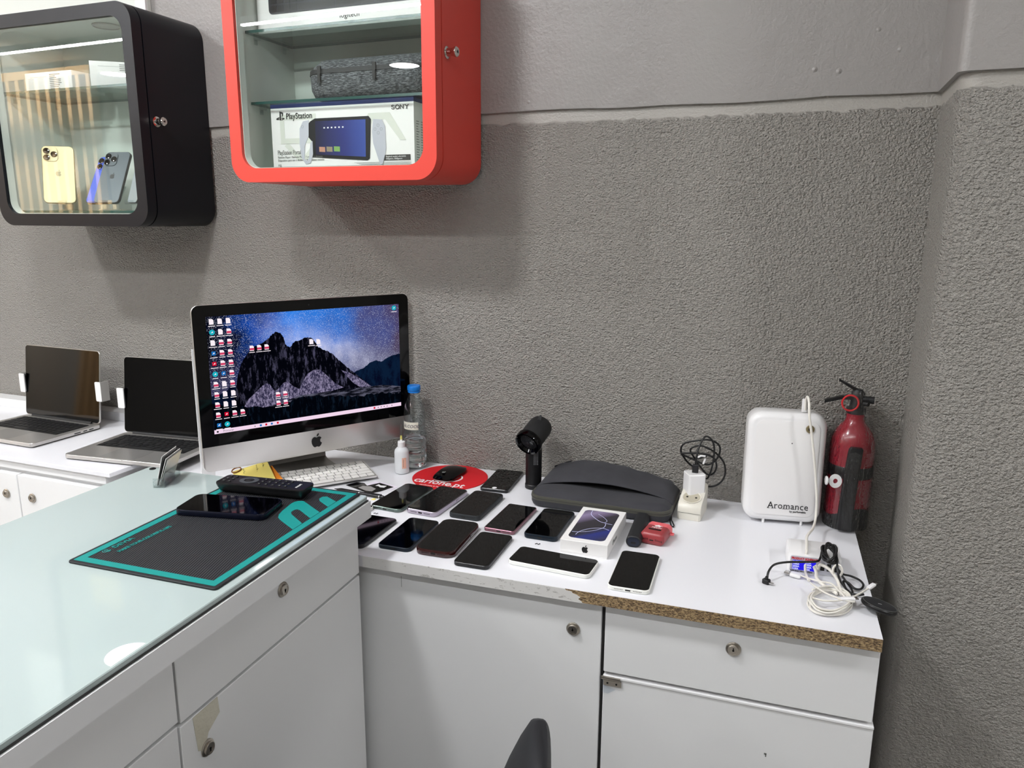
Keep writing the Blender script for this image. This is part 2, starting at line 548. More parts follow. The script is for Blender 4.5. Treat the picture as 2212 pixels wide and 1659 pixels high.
def front(name, parent, x0, x1, z0, z1, y0=-.52, th=.018):
    w, l = x1 - x0, z1 - z0
    mb = MB().slab(w, l, .0015, [(0, .001), (.001, 0), (th, 0)], seg=2)
    return obj(name, mb, 'front_white', parent, mtx=frame(((x0 + x1) / 2, y0, (z0 + z1) / 2), (1, 0, 0), (0, 0, 1)) @ Matrix.Diagonal((1, 1, -1, 1)))
t = thing('desk_cabinet', 'white desk cabinet with one large locking door beside the glass counter', 'cabinet', (-.85, 0, 0))
obj('body', MB().box(-.60, .611, -.498, back(-.85) - .03, .05, .726).box(-.60, .611, -.46, -.06, 0, .05), 'white_lam', t)
d = front('door', t, .060, .6135, .06, .7205)
lock(d, 0, 0, 0, (0, 0, 1))
d.children[0].matrix_local = Matrix.Translation((.563 - .33675, .666 - .39025, 0)) @ Matrix.Rotation(PI, 4, 'X')
obj('scratch', MB().box(.223, .2235, -.5206, -.52, .690, .712), 'print_grey', t)
t = thing('desk_cabinet', 'white desk cabinet at the right end with a locking drawer above a loose front', 'cabinet', (-.233, 0, 0))
obj('body', MB().box(.004, .430, -.498, back(.0) - .03, .05, .7265).box(.02, .41, -.46, -.06, 0, .05), 'white_lam', t)
d = front('drawer', t, .003, .4415, .5935, .7215)
lk = lock(d, 0, 0, 0, (0, 0, 1)); lk.matrix_local = Matrix.Translation((-.0013, .681 - .6575, 0)) @ Matrix.Rotation(PI, 4, 'X')
d = front('lower_front', t, .003, .4445, .06, .583)
obj('dent', MB().box(-.0008, .0008, .0, .006, -.0003, .0002).box(-.003, .001, .004, .007, -.0003, .0002), 'print_grey', d, loc=(.062, .170, 0))
obj('top_rim', MB().box(.003, .4445, -.522, -.50, .5832, .5865), 'white_plastic', t)
hg = MB().box(.004, .036, -.5225, -.5195, .5685, .579).tube([(.000, -.522, .583), (.034, -.522, .583)], .0032)
hg = obj('hinge', hg, 'nickel', t)
obj('screw', MB().box(.010, .013, -.5232, -.522, .572, .575).box(.026, .029, -.5232, -.522, .572, .575), 'dark_metal', hg)
obj('tape_scrap', MB().poly([(-.001, .585), (.008, .585), (.009, .567), (.026, .562), (.012, .552), (.002, .553)], 0, .0004), 'clear_plastic', t,
    mtx=frame((0, -.5215, 0), (1, 0, 0), (0, 0, 1)))
# dark strip standing for the shade in the gap between the two cabinets
tag(obj('gap_shade_strip', MB().box(-.2365, -.2325, -.512, -.05, .05, .7255), 'gap'), 'thin dark strip painted as shade in the gap between the two desk cabinets', 'strip')

# ================================================================== glass topped counter in front
CX = -.705
t = thing('glass_counter', 'white drawer counter with pale mint glass top in the left foreground', 'counter', (-.95, -1.4, 0))
ox, oy = .95, 1.4
obj('body', MB().box(-1.16 + ox, CX - .019 + ox, -2.5 + oy, -.5405 + oy, .0, .8325), 'white_lam', t)
bd = MB().box(-1.19 + ox, -.676 + ox, -2.52 + oy, -.5395 + oy, .8335, .8655)
obj('top_board', bd, 'white_lam', t)
gm = MB().slab(.509, 1.974, .006, [(.8658, .001), (.8668, 0), (.8748, 0), (.876, .0012)], cx=-.9345 + ox, cy=-1.5285 + oy, seg=3)
gl = obj('glass_top', gm, 'mint_glass', t)
obj('edge_line', MB().box(-.6798 + ox, -.6790 + ox, -2.515 + oy, -.543 + oy, .8659, .8690), 'gap', t)
obj('screw_cap', MB().lathe([(.0065, .876), (.0065, .8772), (.005, .878)], 20), 'black_plastic', gl, loc=(-1.172 + ox, -.552 + oy, 0))
pd = MB().poly([(-.684 + .026 * math.cos(R(a)), .026 * math.sin(R(a))) for a in range(90, 271, 12)], .8761, .8763)
obj('white_pad', pd, mat('white adhesive pad', '#fbfdfb', .3), gl, loc=(ox, -1.105 + oy, 0))
def cfront(name, y0, y1, z0, z1):
    w, l = y1 - y0, z1 - z0
    mb = MB().slab(w, l, .0015, [(0, .001), (-.001, 0), (-.018, 0)], seg=2)
    return obj(name, mb, 'front_white', t, mtx=frame((CX + ox, (y0 + y1) / 2 + oy, (z0 + z1) / 2), (0, 1, 0), (0, 0, 1)))
def clock(p, y, z, pc):
    mb = lock(p, 0, 0, 0, (0, 0, 1)); mb.matrix_local = Matrix.Translation((y - pc[0], z - pc[1], 0))
d = cfront('drawer', -1.0155, -.5415, .7165, .829); clock(d, -.78, .798, (-.7785, .77275))
d = cfront('door', -1.0175, -.5415, .06, .7115); clock(d, -.972, .649, (-.7795, .38575))
tp = MB().poly([(-.215, .325), (-.165, .326), (-.163, .300), (-.188, .285), (-.198, .262), (-.21, .27)], .0, .0006)
tq = NT('yellowed clear tape'); bq = tq.bsdf(lin('#c9c4b2'), .12, 0, .6); tq.bump(bq, tq.noise(90, 3), .5, .002)
obj('tape', tp, tq.m, d, loc=(0, 0, .0002))
d = cfront('drawer', -1.60, -1.0195, .7215, .829); clock(d, -1.31, .798, (-1.30975, .77525))
d = cfront('door', -1.60, -1.0215, .06, .7165); clock(d, -1.55, .649, (-1.31, .388))
d = cfront('drawer', -2.49, -1.604, .7215, .829)
d = cfront('door', -2.49, -1.604, .06, .7165)

# ================================================================== left cabinet with the laptops
t = thing('display_cabinet_base', 'low white cabinet under the two laptops with two locking doors', 'cabinet', wp(-2.2, 0, 0), -TH)
F = .432; x1 = .725
obj('body', MB().box(-1.0, x1 - .03, -F + .022, -.004, 0, .735), 'white_lam', t)
obj('top_board', MB().slab(1.8, .427, .003, [(.7585, .001), (.7595, 0), (.769, 0), (.770, .001)], cx=-.9 + x1, cy=-.2145, seg=2), 'white_top', t)
obj('under_board', MB().slab(1.825, .420, .003, [(.736, .001), (.737, 0), (.7575, 0), (.758, .001)], cx=-.935 + x1, cy=-.211, seg=2), 'white_lam', t)
obj('backsplash', MB().box(-1.05, x1, -.05, -.0025, .7705, .797), 'white_lam', t)
for i, (a, b, lx) in enumerate(((-.30, .3955, .352), (.4005, .70, .447))):
    mb = MB().slab(b - a, .66, .0015, [(0, .001), (.001, 0), (.018, 0)], seg=2)
    d = obj('door', mb, 'front_white', t, mtx=frame(((a + b) / 2, -F + .003, .395), (1, 0, 0), (0, 0, 1)) @ Matrix.Diagonal((1, 1, -1, 1)))
    lk = lock(d, 0, 0, 0, (0, 0, 1)); lk.matrix_local = Matrix.Translation((lx - (a + b) / 2, .668 - .395, 0)) @ Matrix.Rotation(PI, 4, 'X')

# ================================================================== wall cabinets
def cab_ring(w, h, r, iw, ih, ir, y0, y1, mi=0, mbx=None, seg=10):
    mbx = mbx or MB()
    o_ = [(x, z) for x, z in rrect(w, h, r, seg)]; i_ = [(x, z) for x, z in rrect(iw, ih, ir, seg)]
    k = len(mbx.v)
    mbx.ring(o_, i_, (y0, y1), mi)
    for q in range(k, len(mbx.v)):
        x, z, y = mbx.v[q]; mbx.v[q] = (x, y, z)
    return mbx
def cabinet(name, label, s0, s1, z0, z1, lac, shelves, knobz):
    w, h = s1 - s0, z1 - z0
    t = thing(name, label, 'wall cabinet', wp((s0 + s1) / 2, 0, (z0 + z1) / 2), -TH)
    D = .245; r = .048; fr = .031
    # carcass: coloured outside, pale lining inside
    obj('carcass', cab_ring(w, h, r, w - .012, h - .012, r - .006, -.2125, -.011), lac, t, angle=40)
    ln = cab_ring(w - .0121, h - .0121, r - .006, w - .034, h - .034, r - .017, -.2105, -.0125)
    ln.loft([[(x, -.0125, z) for x, z in rrect(w - .03, h - .03, r - .015, 8)], [(x, -.0105, z) for x, z in rrect(w - .03, h - .03, r - .015, 8)]])
    obj('lining', ln, 'white_in', t, angle=40)
    dr = cab_ring(w, h, r, w - 2 * fr, h - 2 * fr, r - .012, -D, -D + .029, seg=12)
    # pale inner facing on the reveal behind the pane
    d = obj('door', dr, lac, t, angle=40)
    obj('reveal', cab_ring(w - 2 * fr - .0004, h - 2 * fr - .0004, r - .0125, w - 2 * fr - .003, h - 2 * fr - .003, r - .0135, -D + .009, -D + .0285, seg=12), 'white_in', d, angle=40)
    mb = MB().loft([[(x, -D + .005, z) for x, z in rrect(w - 2 * fr + .001, h - 2 * fr + .001, r - .012, 8)], [(x, -D + .008, z) for x, z in rrect(w - 2 * fr + .001, h - 2 * fr + .001, r - .012, 8)]])
    obj('glass_pane', mb, 'pane', d)
    kb = MB().lathe([(.0125, 0), (.0125, .002), (.0085, .0035), (.0078, .012), (.0085, .0165), (.0105, .020), (.0105, .024), (.0085, .0262), (.004, .0262), (.0038, .0255)], 28)
    k = obj('lock_knob', kb, 'chrome', d, mtx=frame((w / 2, -.193, knobz - (z0 + z1) / 2), (0, 1, 0), (0, 0, 1)))
    obj('keyhole', MB().lathe([(.0022, .0256), (.0022, .0263)], 12), 'dark_metal', k)
    for zz, dep in shelves:
        zz -= (z0 + z1) / 2
        mb = MB(); y0 = -dep
        mb.box(-w / 2 + .018, w / 2 - .018, y0, -.02, zz - .006, zz)
        for q, f in enumerate(mb.f):
            mb.mi[q] = 0 if q in (0, 1) else 1
        sh = obj('glass_shelf', mb, ['shelf_glass', 'glass_edge'], t, angle=0)
        for sx in (-1, 1):
            for yy in (y0 + .035, -.05):
                obj('shelf_clip', MB().box(sx * (w / 2 - .018), sx * (w / 2 - .030), yy - .006, yy + .006, zz - .014, zz - .0062).box(sx * (w / 2 - .0175), sx * (w / 2 - .0205), yy - .005, yy + .005, zz - .024, zz - .014), 'acrylic', sh)
    return t
RED = cabinet('wall_cabinet', 'coral red wall cabinet with rounded corners and glass door', -1.196, -.666, 1.462, 1.992, 'red_lacq',
              ((1.802, .192), (1.647, .186), (1.4975, .206)), 1.721)
BLK = cabinet('wall_cabinet', 'black wall cabinet with rounded corners and glass door', -1.987, -1.4635, 1.358, 1.882, 'black_lacq',
              ((1.704, .212), (1.398, .212)), 1.613)
pk = MB().lathe([(.034, 0), (.034, -.003), (.031, -.0045), (.031, -.002)], 32)
obj('puck_light', pk, 'edge_grey', BLK, loc=(.06, -.13, .2445))

# white framed panel on the wall above the black cabinet
t = thing('wall_panel', 'white framed panel with a dark slot, high on the wall behind the black cabinet', 'panel', wp(-2.05, 0, 2.08), -TH)
obj('panel', MB().slab(.84, .36, .004, [(.0105, 0), (.022, 0), (.024, .002)], seg=3), 'white_in', t, mtx=frame((.0, 0, 0), (1, 0, 0), (0, 0, 1)))
obj('slot', MB().slab(.30, .16, .012, [(.0241, 0), (.0246, 0)], seg=5), mat('dark grey inset', '#55555a', .3), t, mtx=frame((.21, 0, -.0), (1, 0, 0), (0, 0, 1)))
obj('frame_strip', MB().box(.385, .42, -.03, -.0245, -.179, .179), 'white_plastic', t)

# ================================================================== desktop computer
def lift(mb, f):
    mb.v = [f(*v) for v in mb.v]; return mb
IW, IH = .5243, .3754
t = thing('desktop_computer', 'large silver desktop computer with a mountain wallpaper on its display', 'computer', (-1.0165, -.197, .75), .962)
PCM = t
Z0 = .072 - .0005
# local x to the right, y away from the viewer, z up; face at y = 0
def upright(mb, z=Z0 + IH / 2, y=0):
    return lift(mb, lambda a, b, c: (a, y - c, b + z))
body = MB().slab(IW, IH, .016, [(.0, .0012), (-.0012, 0), (-.006, .0), (-.012, .03), (-.022, .075), (-.032, .12), (-.036, .15)], seg=8)
obj('housing', upright(body), 'alu', t, angle=50)
gh = IH - .059
glm = MB().slab(IW - .001, gh, .0155, [(.0004, 0), (.0012, 0)], seg=8)
# lower edge of the glass is straight
glm.v = [(x, max(y, -gh / 2) if abs(y + gh / 2) > .02 else (-gh / 2 if y < -gh / 2 + .0155 else y), z) for x, y, z in glm.v]
ov = []
for (x, y, z) in glm.v:
    if y < -gh / 2 + .0156: x = math.copysign((IW - .001) / 2, x); y = -gh / 2
    ov.append((x, y, z))
glm.v = ov
obj('display_glass', upright(glm, Z0 + IH - gh / 2 - .0005), 'black_gloss', t)
cm = MB().lathe([(.0022, .0012), (.0022, .0013)], 16)
obj('camera_lens', upright(cm, Z0 + IH - .0135), mat('dark lens', '#15151a', .2), t)
lg = fruit_mb(.031, .0003)
obj('fruit_emblem', lift(lg, lambda a, b, c: (a + .0035, -.0003 - c, b + Z0 + .031)), 'print_black', t, angle=0)
ft = MB()
rg = []
for y, z, th in ((-.012, .0, .004), (.10, .0, .004), (.140, .0015, .0045), (.156, .008, .005), (.158, .022, .005), (.135, .06, .005), (.085, .14, .005), (.045, .20, .005)):
    if z <= .0016: q = [(y, z), (y, z + th)]
    else: q = [(y + .003, z - .002), (y - .003, z + .003)]
    w = .087
    rg.append([(-w, q[0][0], q[0][1]), (w, q[0][0], q[0][1]), (w, q[1][0], q[1][1]), (-w, q[1][0], q[1][1])])
ft.loft(rg)
obj('stand', ft, 'alu_dark', t, angle=60)
# --- picture on the display (self lit)
K = 1.0465
tt = NT('milky way sky')
ob = tt.obj(); sp = tt.n('ShaderNodeSeparateXYZ'); tt.l(ob, sp.inputs[0])
u, v = sp.outputs[0], sp.outputs[2]
nb = tt.noise(9, 5, .62); nf = tt.noise(26, 5, .65)
pos = tt.math('ADD', tt.math('ADD', tt.math('MULTIPLY', u, 2.05), .5), tt.math('MULTIPLY', tt.math('SUBTRACT', nb, .5), .55))
base = tt.ramp(pos, [(0.0, lin('#07070f')), (.14, lin('#0c1230')), (.28, lin('#184aa8')), (.44, lin('#2a80e6')), (.62, lin('#2f6cc6')), (.80, lin('#46508a')), (1.0, lin('#4a3b58'))])
band = tt.math('SUBTRACT', tt.math('ADD', tt.math('MULTIPLY', u, .42), v), .268 + Z0 - .003)
band = tt.math('POWER', 2.718, tt.math('MULTIPLY', tt.math('MULTIPLY', band, band), -620.0))
side = tt.n('ShaderNodeMapRange'); tt.l(u, side.inputs['Value']); side.inputs['From Min'].default_value = -.14; side.inputs['From Max'].default_value = .05
bf = tt.math('MULTIPLY', tt.math('MULTIPLY', band, side.outputs[0]), tt.math('MULTIPLY', tt.math('POWER', nf, 1.5), 1.9), clamp=True)
col = tt.mix(bf, base, lin('#cdd0ee'))
low = tt.n('ShaderNodeMapRange'); tt.l(v, low.inputs['Value']); low.inputs['From Min'].default_value = Z0 + .175; low.inputs['From Max'].default_value = Z0 + .265; low.inputs['To Min'].default_value = .85; low.inputs['To Max'].default_value = 0
col = tt.mix(low.outputs[0], col, lin('#3e3a5c'))
vo = tt.n('ShaderNodeTexVoronoi', i_Scale=560.0); tt.l(ob, vo.inputs['Vector'])
st = tt.math('MULTIPLY', tt.math('LESS_THAN', vo.outputs['Distance'], .26), tt.math('GREATER_THAN', tt.n('ShaderNodeSeparateColor').outputs[0], 2))
sc_ = tt.n('ShaderNodeSeparateColor'); tt.l(vo.outputs['Color'], sc_.inputs[0])
st = tt.math('MULTIPLY', tt.math('LESS_THAN', vo.outputs['Distance'], .30), tt.math('POWER', sc_.outputs[0], 1.9))
col = tt.mix(st, col, lin('#dfe6ff'))
em = tt.n('ShaderNodeEmission', i_Strength=1.0); tt.l(col, em.inputs[0]); tt.l(em.outputs[0], tt.out.inputs[0])
M['sky_pic'] = tt.m
def rock(name, dark, light, thr, scale=60, st=(1, 1, .45), rot=0):
    t2 = NT(name)
    mp = t2.n('ShaderNodeMapping'); t2.l(t2.obj(), mp.inputs[0]); mp.inputs['Rotation'].default_value = (0, R(rot), 0); mp.inputs['Scale'].default_value = st
    f = t2.noise(scale, 7, .75, vec=mp.outputs[0])
    c = t2.ramp(f, [(thr - .06, lin(dark)), (thr + .06, lin(light)), (thr + .22, lin(light))])
    e = t2.n('ShaderNodeEmission'); t2.l(c, e.inputs[0]); t2.l(e.outputs[0], t2.out.inputs[0])
    return t2.m
M['peak'] = rock('night rock', '#03040b', '#4a485f', .585, 95, (1, 1, .30), 12)
M['scree'] = rock('pale scree', '#2c2a44', '#9087a6', .52, 300, (1, 1, .55), 25)
M['hill'] = rock('dark hill', '#050a20', '#0a1c34', .5, 30)
M['meadow'] = rock('night meadow', '#0b0d16', '#5a5a6c', .52, 60, (.4, 1, 2.4))
M['trees'] = rock('dark trees', '#02040a', '#101c2a', .58, 110, (1, 1, .25))
M['e_white'] = emission('icon white', '#fff4fb', .95)
M['e_pink'] = emission('icon pink', '#d9456b', .9)
M['e_blue'] = emission('icon blue', '#1f78c8', .9)
M['e_bar'] = emission('taskbar pink', '#f7dcf2', .95)
M['e_red'] = emission('icon red', '#e01536', .9)
M['e_cyan'] = emission('icon teal', '#1fb7c9', .9)
def flat(pts, y, mi=0, mb=None):
    mb = mb or MB()
    n = len(pts)
    return mb.add([(a * K, -y, b * K + Z0) for a, b in pts], [tuple(range(n))], mi)
SL, SR, SB, ST = -.2235, .2245, .0830, .3345
scr = flat([(SL, SB), (SR, SB), (SR, ST), (SL, ST)], .0014)
scr = obj('display_picture', scr, 'sky_pic', t, angle=0)
hills = [(SL, .1657), (-.205, .168), (-.19, .174), (-.182, .186), (-.176, .180), (-.165, .178), (-.155, .17), (-.12, .155), (SL, .12)]
def ragged(pts, amp, n=5):
    out = []
    for a, b in zip(pts, pts[1:]):
        for k in range(n):
            f = k / n
            out.append((a[0] + (b[0] - a[0]) * f, a[1] + (b[1] - a[1]) * f + (random.uniform(-amp, amp) if k else 0)))
    return out + [pts[-1]]
pk = ragged([(-.176, .165), (-.1732, .1712), (-.166, .205), (-.158, .228), (-.150, .240), (-.136, .2579), (-.118, .2665), (-.0995, .2760), (-.092, .2815), (-.085, .2885), (-.0764, .2912), (-.069, .289), (-.0614, .2780),
                   (-.0585, .262), (-.0541, .2575), (-.0465, .2562), (-.0400, .2640), (-.0322, .2670), (-.022, .2700), (-.0104, .2730), (-.002, .2727), (.006, .2680), (.0112, .2600), (.018, .2480), (.032, .2411), (.048, .232),
                   (.0600, .220), (.0703, .2099), (.086, .194), (.0984, .1845), (.112, .172), (.128, .158), (.1451, .1420)], .0016) + [(.05, .128), (-.1, .118), (-.178, .112)]
o = MB()
flat(hills, .00145, 0, o); obj('far_slope', o, 'hill', scr, angle=0)
o = flat(ragged([(.095, .176), (.1107, .1843), (.13, .190), (.145, .200), (.1598, .2035), (.175, .199), (.195, .2085), (SR, .2140)], .0012) + [(SR, .13), (.1, .13)], .00142)
obj('right_hill', o, 'hill', scr, angle=0)
obj('mountain', flat(pk, .0015), 'peak', scr, angle=0)
o = flat([(-.158, .133), (-.146, .150), (-.130, .163), (-.115, .1755), (-.1051, .180), (-.098, .176), (-.088, .160), (-.078, .166), (-.068, .176), (-.0584, .1795), (-.045, .165), (-.032, .158), (-.02, .178), (-.012, .190), (.004, .198), (.02, .196), (.038, .178), (.055, .160), (.075, .148), (.05, .144), (-.01, .1415), (-.06, .132), (-.12, .126)], .00155)
flat([(.07, .190), (.09, .182), (.115, .166), (.145, .1425), (.12, .1415), (.10, .155)], .00155, 0, o)
obj('scree', o, 'scree', scr, angle=0)
o = flat([(SL, .148), (-.17, .134), (-.12, .124), (-.0279, .1430), (.05, .1415), (.12, .1425), (.18, .141), (SR, .132), (SR, SB), (SL, SB)], .0016)
obj('meadow', o, 'meadow', scr, angle=0)
top = [(SL, .150), (-.18, .136), (-.12, .128), (-.07, .128), (-.03, .138), (.02, .1345), (.07, .129), (.12, .121), (.17, .124), (.205, .116), (SR, .118)]
o = flat(ragged(top, .0028, 8) + [(SR, SB), (SL, SB)], .00165)
obj('forest', o, 'trees', scr, angle=0)
def icon(x, y, kind=0):
    ic = MB()
    w, h = .0046, .0058
    if kind < 2:
        flat([(x - w, y - h), (x + w, y - h), (x + w, y + h * .5), (x + w * .4, y + h), (x - w, y + h)], .0018, 0, ic)
        if kind == 1: flat([(x - w, y - h * .75), (x + w * 1.1, y - h * .75), (x + w * 1.1, y + .0004), (x - w, y + .0004)], .00185, 1, ic)
    else:
        w = .0058
        c = {2: 2, 3: 4, 4: 5}[kind]
        flat([(x + w * math.cos(R(a)), y + w * math.sin(R(a))) for a in (range(0, 360, 30) if kind == 4 else (45, 135, 225, 315))], .0018, c, ic)
        flat([(x - w * .4, y - w * .3), (x + w * .4, y - w * .1), (x + w * .2, y + w * .4)], .00185, 0, ic)
    k = random.uniform(.0055, .0085)
    flat([(x - k, y - .0098), (x + k, y - .0098), (x + k, y - .0084), (x - k, y - .0084)], .0018, 0, ic)
    obj('desktop_icon', ic, ['e_white', 'e_pink', 'e_blue', 'e_bar', 'e_red', 'e_cyan'], scr, angle=0)
cols = [[0, 4, 0, 2, 3, 4, 1, 1, 1, 1, 2], [0, 0, 1, 1, 1, 2, 0, 0, 0, 3, 4], [0, 1, 1, 1, 1, 1, 1, 0, 0, 1, None]]
for i, cl in enumerate(cols):
    for j, kd in enumerate(cl):
        if kd is not None: icon(-.2125 + .0172 * i, .3235 - .0222 * j, kd)
icon(-.161, .3235 - .0222 * 9, 1)
for x in (-.1325, -.1165, -.1003): icon(x, .2605, 1)
for x in (-.0815, -.0650):
    for y in (.1515, .1320): icon(x, y, 1)
icon(.0015, .2630, 0); icon(.018, .2615, 0); icon(.2115, .3260, 4)
tb = flat([(SL, SB), (SR, SB), (SR, SB + .0088), (SL, SB + .0088)], .0019)
def sq(x, w, mi): flat([(x - w, SB + .0044 - w), (x + w, SB + .0044 - w), (x + w, SB + .0044 + w), (x - w, SB + .0044 + w)], .00195, mi, tb)
sq(-.2165, .0019, 3)
for x, mi in ((-.137, 1), (-.124, 2), (-.112, 4), (-.0995, 2), (-.086, 4), (.152, 4), (.162, 1), (.170, 1), (.178, 1), (.186, 1), (.199, 1)): sq(x, .0022 if mi != 1 else .0011, mi)
obj('task_bar', tb, ['e_bar', 'print_grey', 'e_blue', 'print_black', 'e_red'], scr, angle=0)
text('search_text', 'Procurar', .0065, 'print_grey', scr, frame((-.205 * K, -.00196, (SB + .0024) * K + Z0), (1, 0, 0), (0, 0, 1)))
# picture sits off the glass in world space: local z of every layer already includes the stand height

# ================================================================== keyboards
def key_rows(kind):
    if kind == 'desk':
        P_ = .0190
        rows = [[1.35] + [1] * 12 + [1.0], [1] * 13 + [1.35], [1.35] + [1] * 12 + [1], [1.6] + [1] * 11 + [1.75 - .0], [1.2, 1] + [1] * 10 + [2.15], [1, 1, 1, 1.2, 5.0, 1.2, 1, 1, 1, .95]]
    return rows
def add_keys(parent, rows, W, D, z, th, m, y_first, h=.0155, gap=.0028, first_h=None, tilt=0):
    """rows from the far edge to the near edge; keys share meshes by width"""
    cache = {}
    y = y_first
    for ri, row in enumerate(rows):
        hh = first_h if (first_h and ri == 0) else h
        tot = sum(row); unit = (W - gap * (len(row) - 1)) / tot
        x = -W / 2
        for wk in row:
            kw = wk * unit
            key = (round(kw, 5), hh)
            if key not in cache:
                mbk = MB().slab(kw, hh, .0016, [(0, 0), (th * .7, 0), (th, .0006)], seg=2)
                o = obj('key', mbk, m, parent)
                cache[key] = o
            else:
                o = cache[key].copy(); C.objects.link(o); o.parent = parent
            o.location = (x + kw / 2, y - hh / 2, z - tilt * (y - hh / 2))
            x += kw + gap
        y -= hh + gap
t = thing('keyboard', 'slim white wireless keyboard under the desktop computer', 'keyboard', (-1.020, -.200, .7562), R(47))
KW, KD = .279, .1185
kb = MB()
a, b = [(x, y) for x, y in rrect(KW, KD, .006, 4)], None
rg = []
for zf, ins in ((0, .001), (.35, 0), (1, 0)):
    rg.append([(x * (1 - 2 * ins / KW), y * (1 - 2 * ins / KD), .0005 + zf * (.0042 + .0055 * (y / KD + .5))) for x, y in a])
kb.loft(rg)
obj('case', kb, 'alu_white', t)
kr = MB()
rr = rrect(KW - .006, KD - .006, .004, 3)
kr.loft([[(x, y, .0048 + .0055 * (y / KD + .5)) for x, y in rr], [(x, y, .0052 + .0055 * (y / KD + .5)) for x, y in rr]])
obj('key_bed', kr, mat('grey key bed', '#8f8e8a', .5), t)
add_keys(t, key_rows('desk'), KW - .012, KD, .0052 + .00275, .0018, 'key_white', KD / 2 - .0055, h=.0160, gap=.0026, first_h=.0118 + .003, tilt=-.0464)

# ================================================================== laptops
def laptop(label, loc, rz, name='laptop'):
    t = thing(name, label, 'laptop', loc, rz, 'silver laptops on the low white cabinet')
    W, D = .312, .219
    obj('base', MB().slab(W, D, .011, [(.0015, .006), (.003, .0012), (.0045, 0), (.0125, 0), (.0135, .0008)], seg=5), 'alu', t)
    bf = MB()
    for sx in (-1, 1):
        for sy in (-1, 1): bf.lathe([(.006, 0), (.006, .0018)], 12, sx * .13, sy * .085)
    obj('foot', bf, 'black_matt', t)
    obj('key_well', MB().slab(.274, .108, .003, [(.0132, 0), (.0137, 0)], cy=.032, seg=2), 'key_black', t)
    rows = [[1] * 14, [1] * 13 + [1.5], [1.5] + [1] * 13, [1.75] + [1] * 11 + [1.75], [2.3] + [1] * 10 + [2.2], [1, 1, 1, 1.25, 5.2, 1.25, 1, .95, .95, .95]]
    add_keys(t, rows, .270, .1, .0138, .0012, 'key_black', .032 + .0525, h=.0158, gap=.0028, first_h=.0085)
    obj('trackpad', MB().slab(.105, .076, .003, [(.0134, 0), (.01365, 0)], cy=-.064, seg=3), mat('grey trackpad', '#a9a7a4', .3, .7), t)
    obj('lip', MB().slab(.05, .004, .001, [(.0115, 0), (.0138, 0)], cy=-.109, seg=2), 'alu_white', t)
    pt = MB()
    for y, w in ((.075, .007), (.055, .006), (.03, .010)): pt.box(W / 2 - .0004, W / 2 + .0002, y - w, y + w, .006, .009)
    obj('port', pt, 'black_plastic', t)
    obj('hinge', MB().tube([(-.125, .104, .0145), (.125, .104, .0145)], .0055, 12), 'black_matt', t)
    th = R(7)
    m = Matrix.Translation((0, .1035, .0145)) @ Matrix.Rotation(R(90) - th, 4, 'X')
    lid = obj('lid', MB().slab(W, .215, .011, [(-.0052, .0014), (-.0045, 0), (-.0008, 0), (0, .0008)], cy=.1085, seg=5), 'alu', t, mtx=m)
    obj('display', MB().slab(W - .0035, .2115, .0095, [(.0001, 0), (.0006, 0)], cy=.1085, seg=5), 'black_gloss', lid)
    return t, m
L1, lm = laptop('silver laptop with its lid open, farther left, held by two white clips', (-1.999, -.160, .7702), R(-3.4))
L2, lm = laptop('silver laptop with its lid open, directly left of the desktop computer', (-1.5425, -.199, .7702), R(3.6))
def clip(label, loc, rz, side):
    t = thing('laptop_lock_clip', label, 'clip', loc, rz, 'white security clips on the laptop lids')
    obj('front_plate', MB().slab(.022, .058, .004, [(0, .0008), (.001, 0), (.004, 0)], seg=4), 'white_plastic', t, mtx=frame((0, 0, 0), (1, 0, 0), (0, 0, 1)))
    s = side
    obj('side_plate', MB().box(min(s * .0115, s * .008), max(s * .0115, s * .008), -.0035, .024, -.029, .029), mat('grey clip side', '#a3a19c', .4), t)
    obj('pad', MB().box(min(-s * .002, -s * .011), max(-s * .002, -s * .011), .0002, .0030, -.027, .027), 'black_matt', t)
    return t
def lid_point(L, x, h, off):
    mm = Matrix.Translation(L.location) @ Matrix.Rotation(L.rotation_euler.z, 4, 'Z') @ lm
    return mm @ Vector((x, h, off))
for L, x, s, lb in ((L1, -.1605, -1, 'white clip on the left edge of the farther left laptop lid'), (L1, .1605, 1, 'white clip on the right edge of the farther left laptop lid'),
                    (L2, -.1605, -1, 'white clip on the left edge of the lid next to the desktop computer')):
    p = lid_point(L, x, .098, .0045)
    clip(lb, tuple(p), L.rotation_euler.z, s)

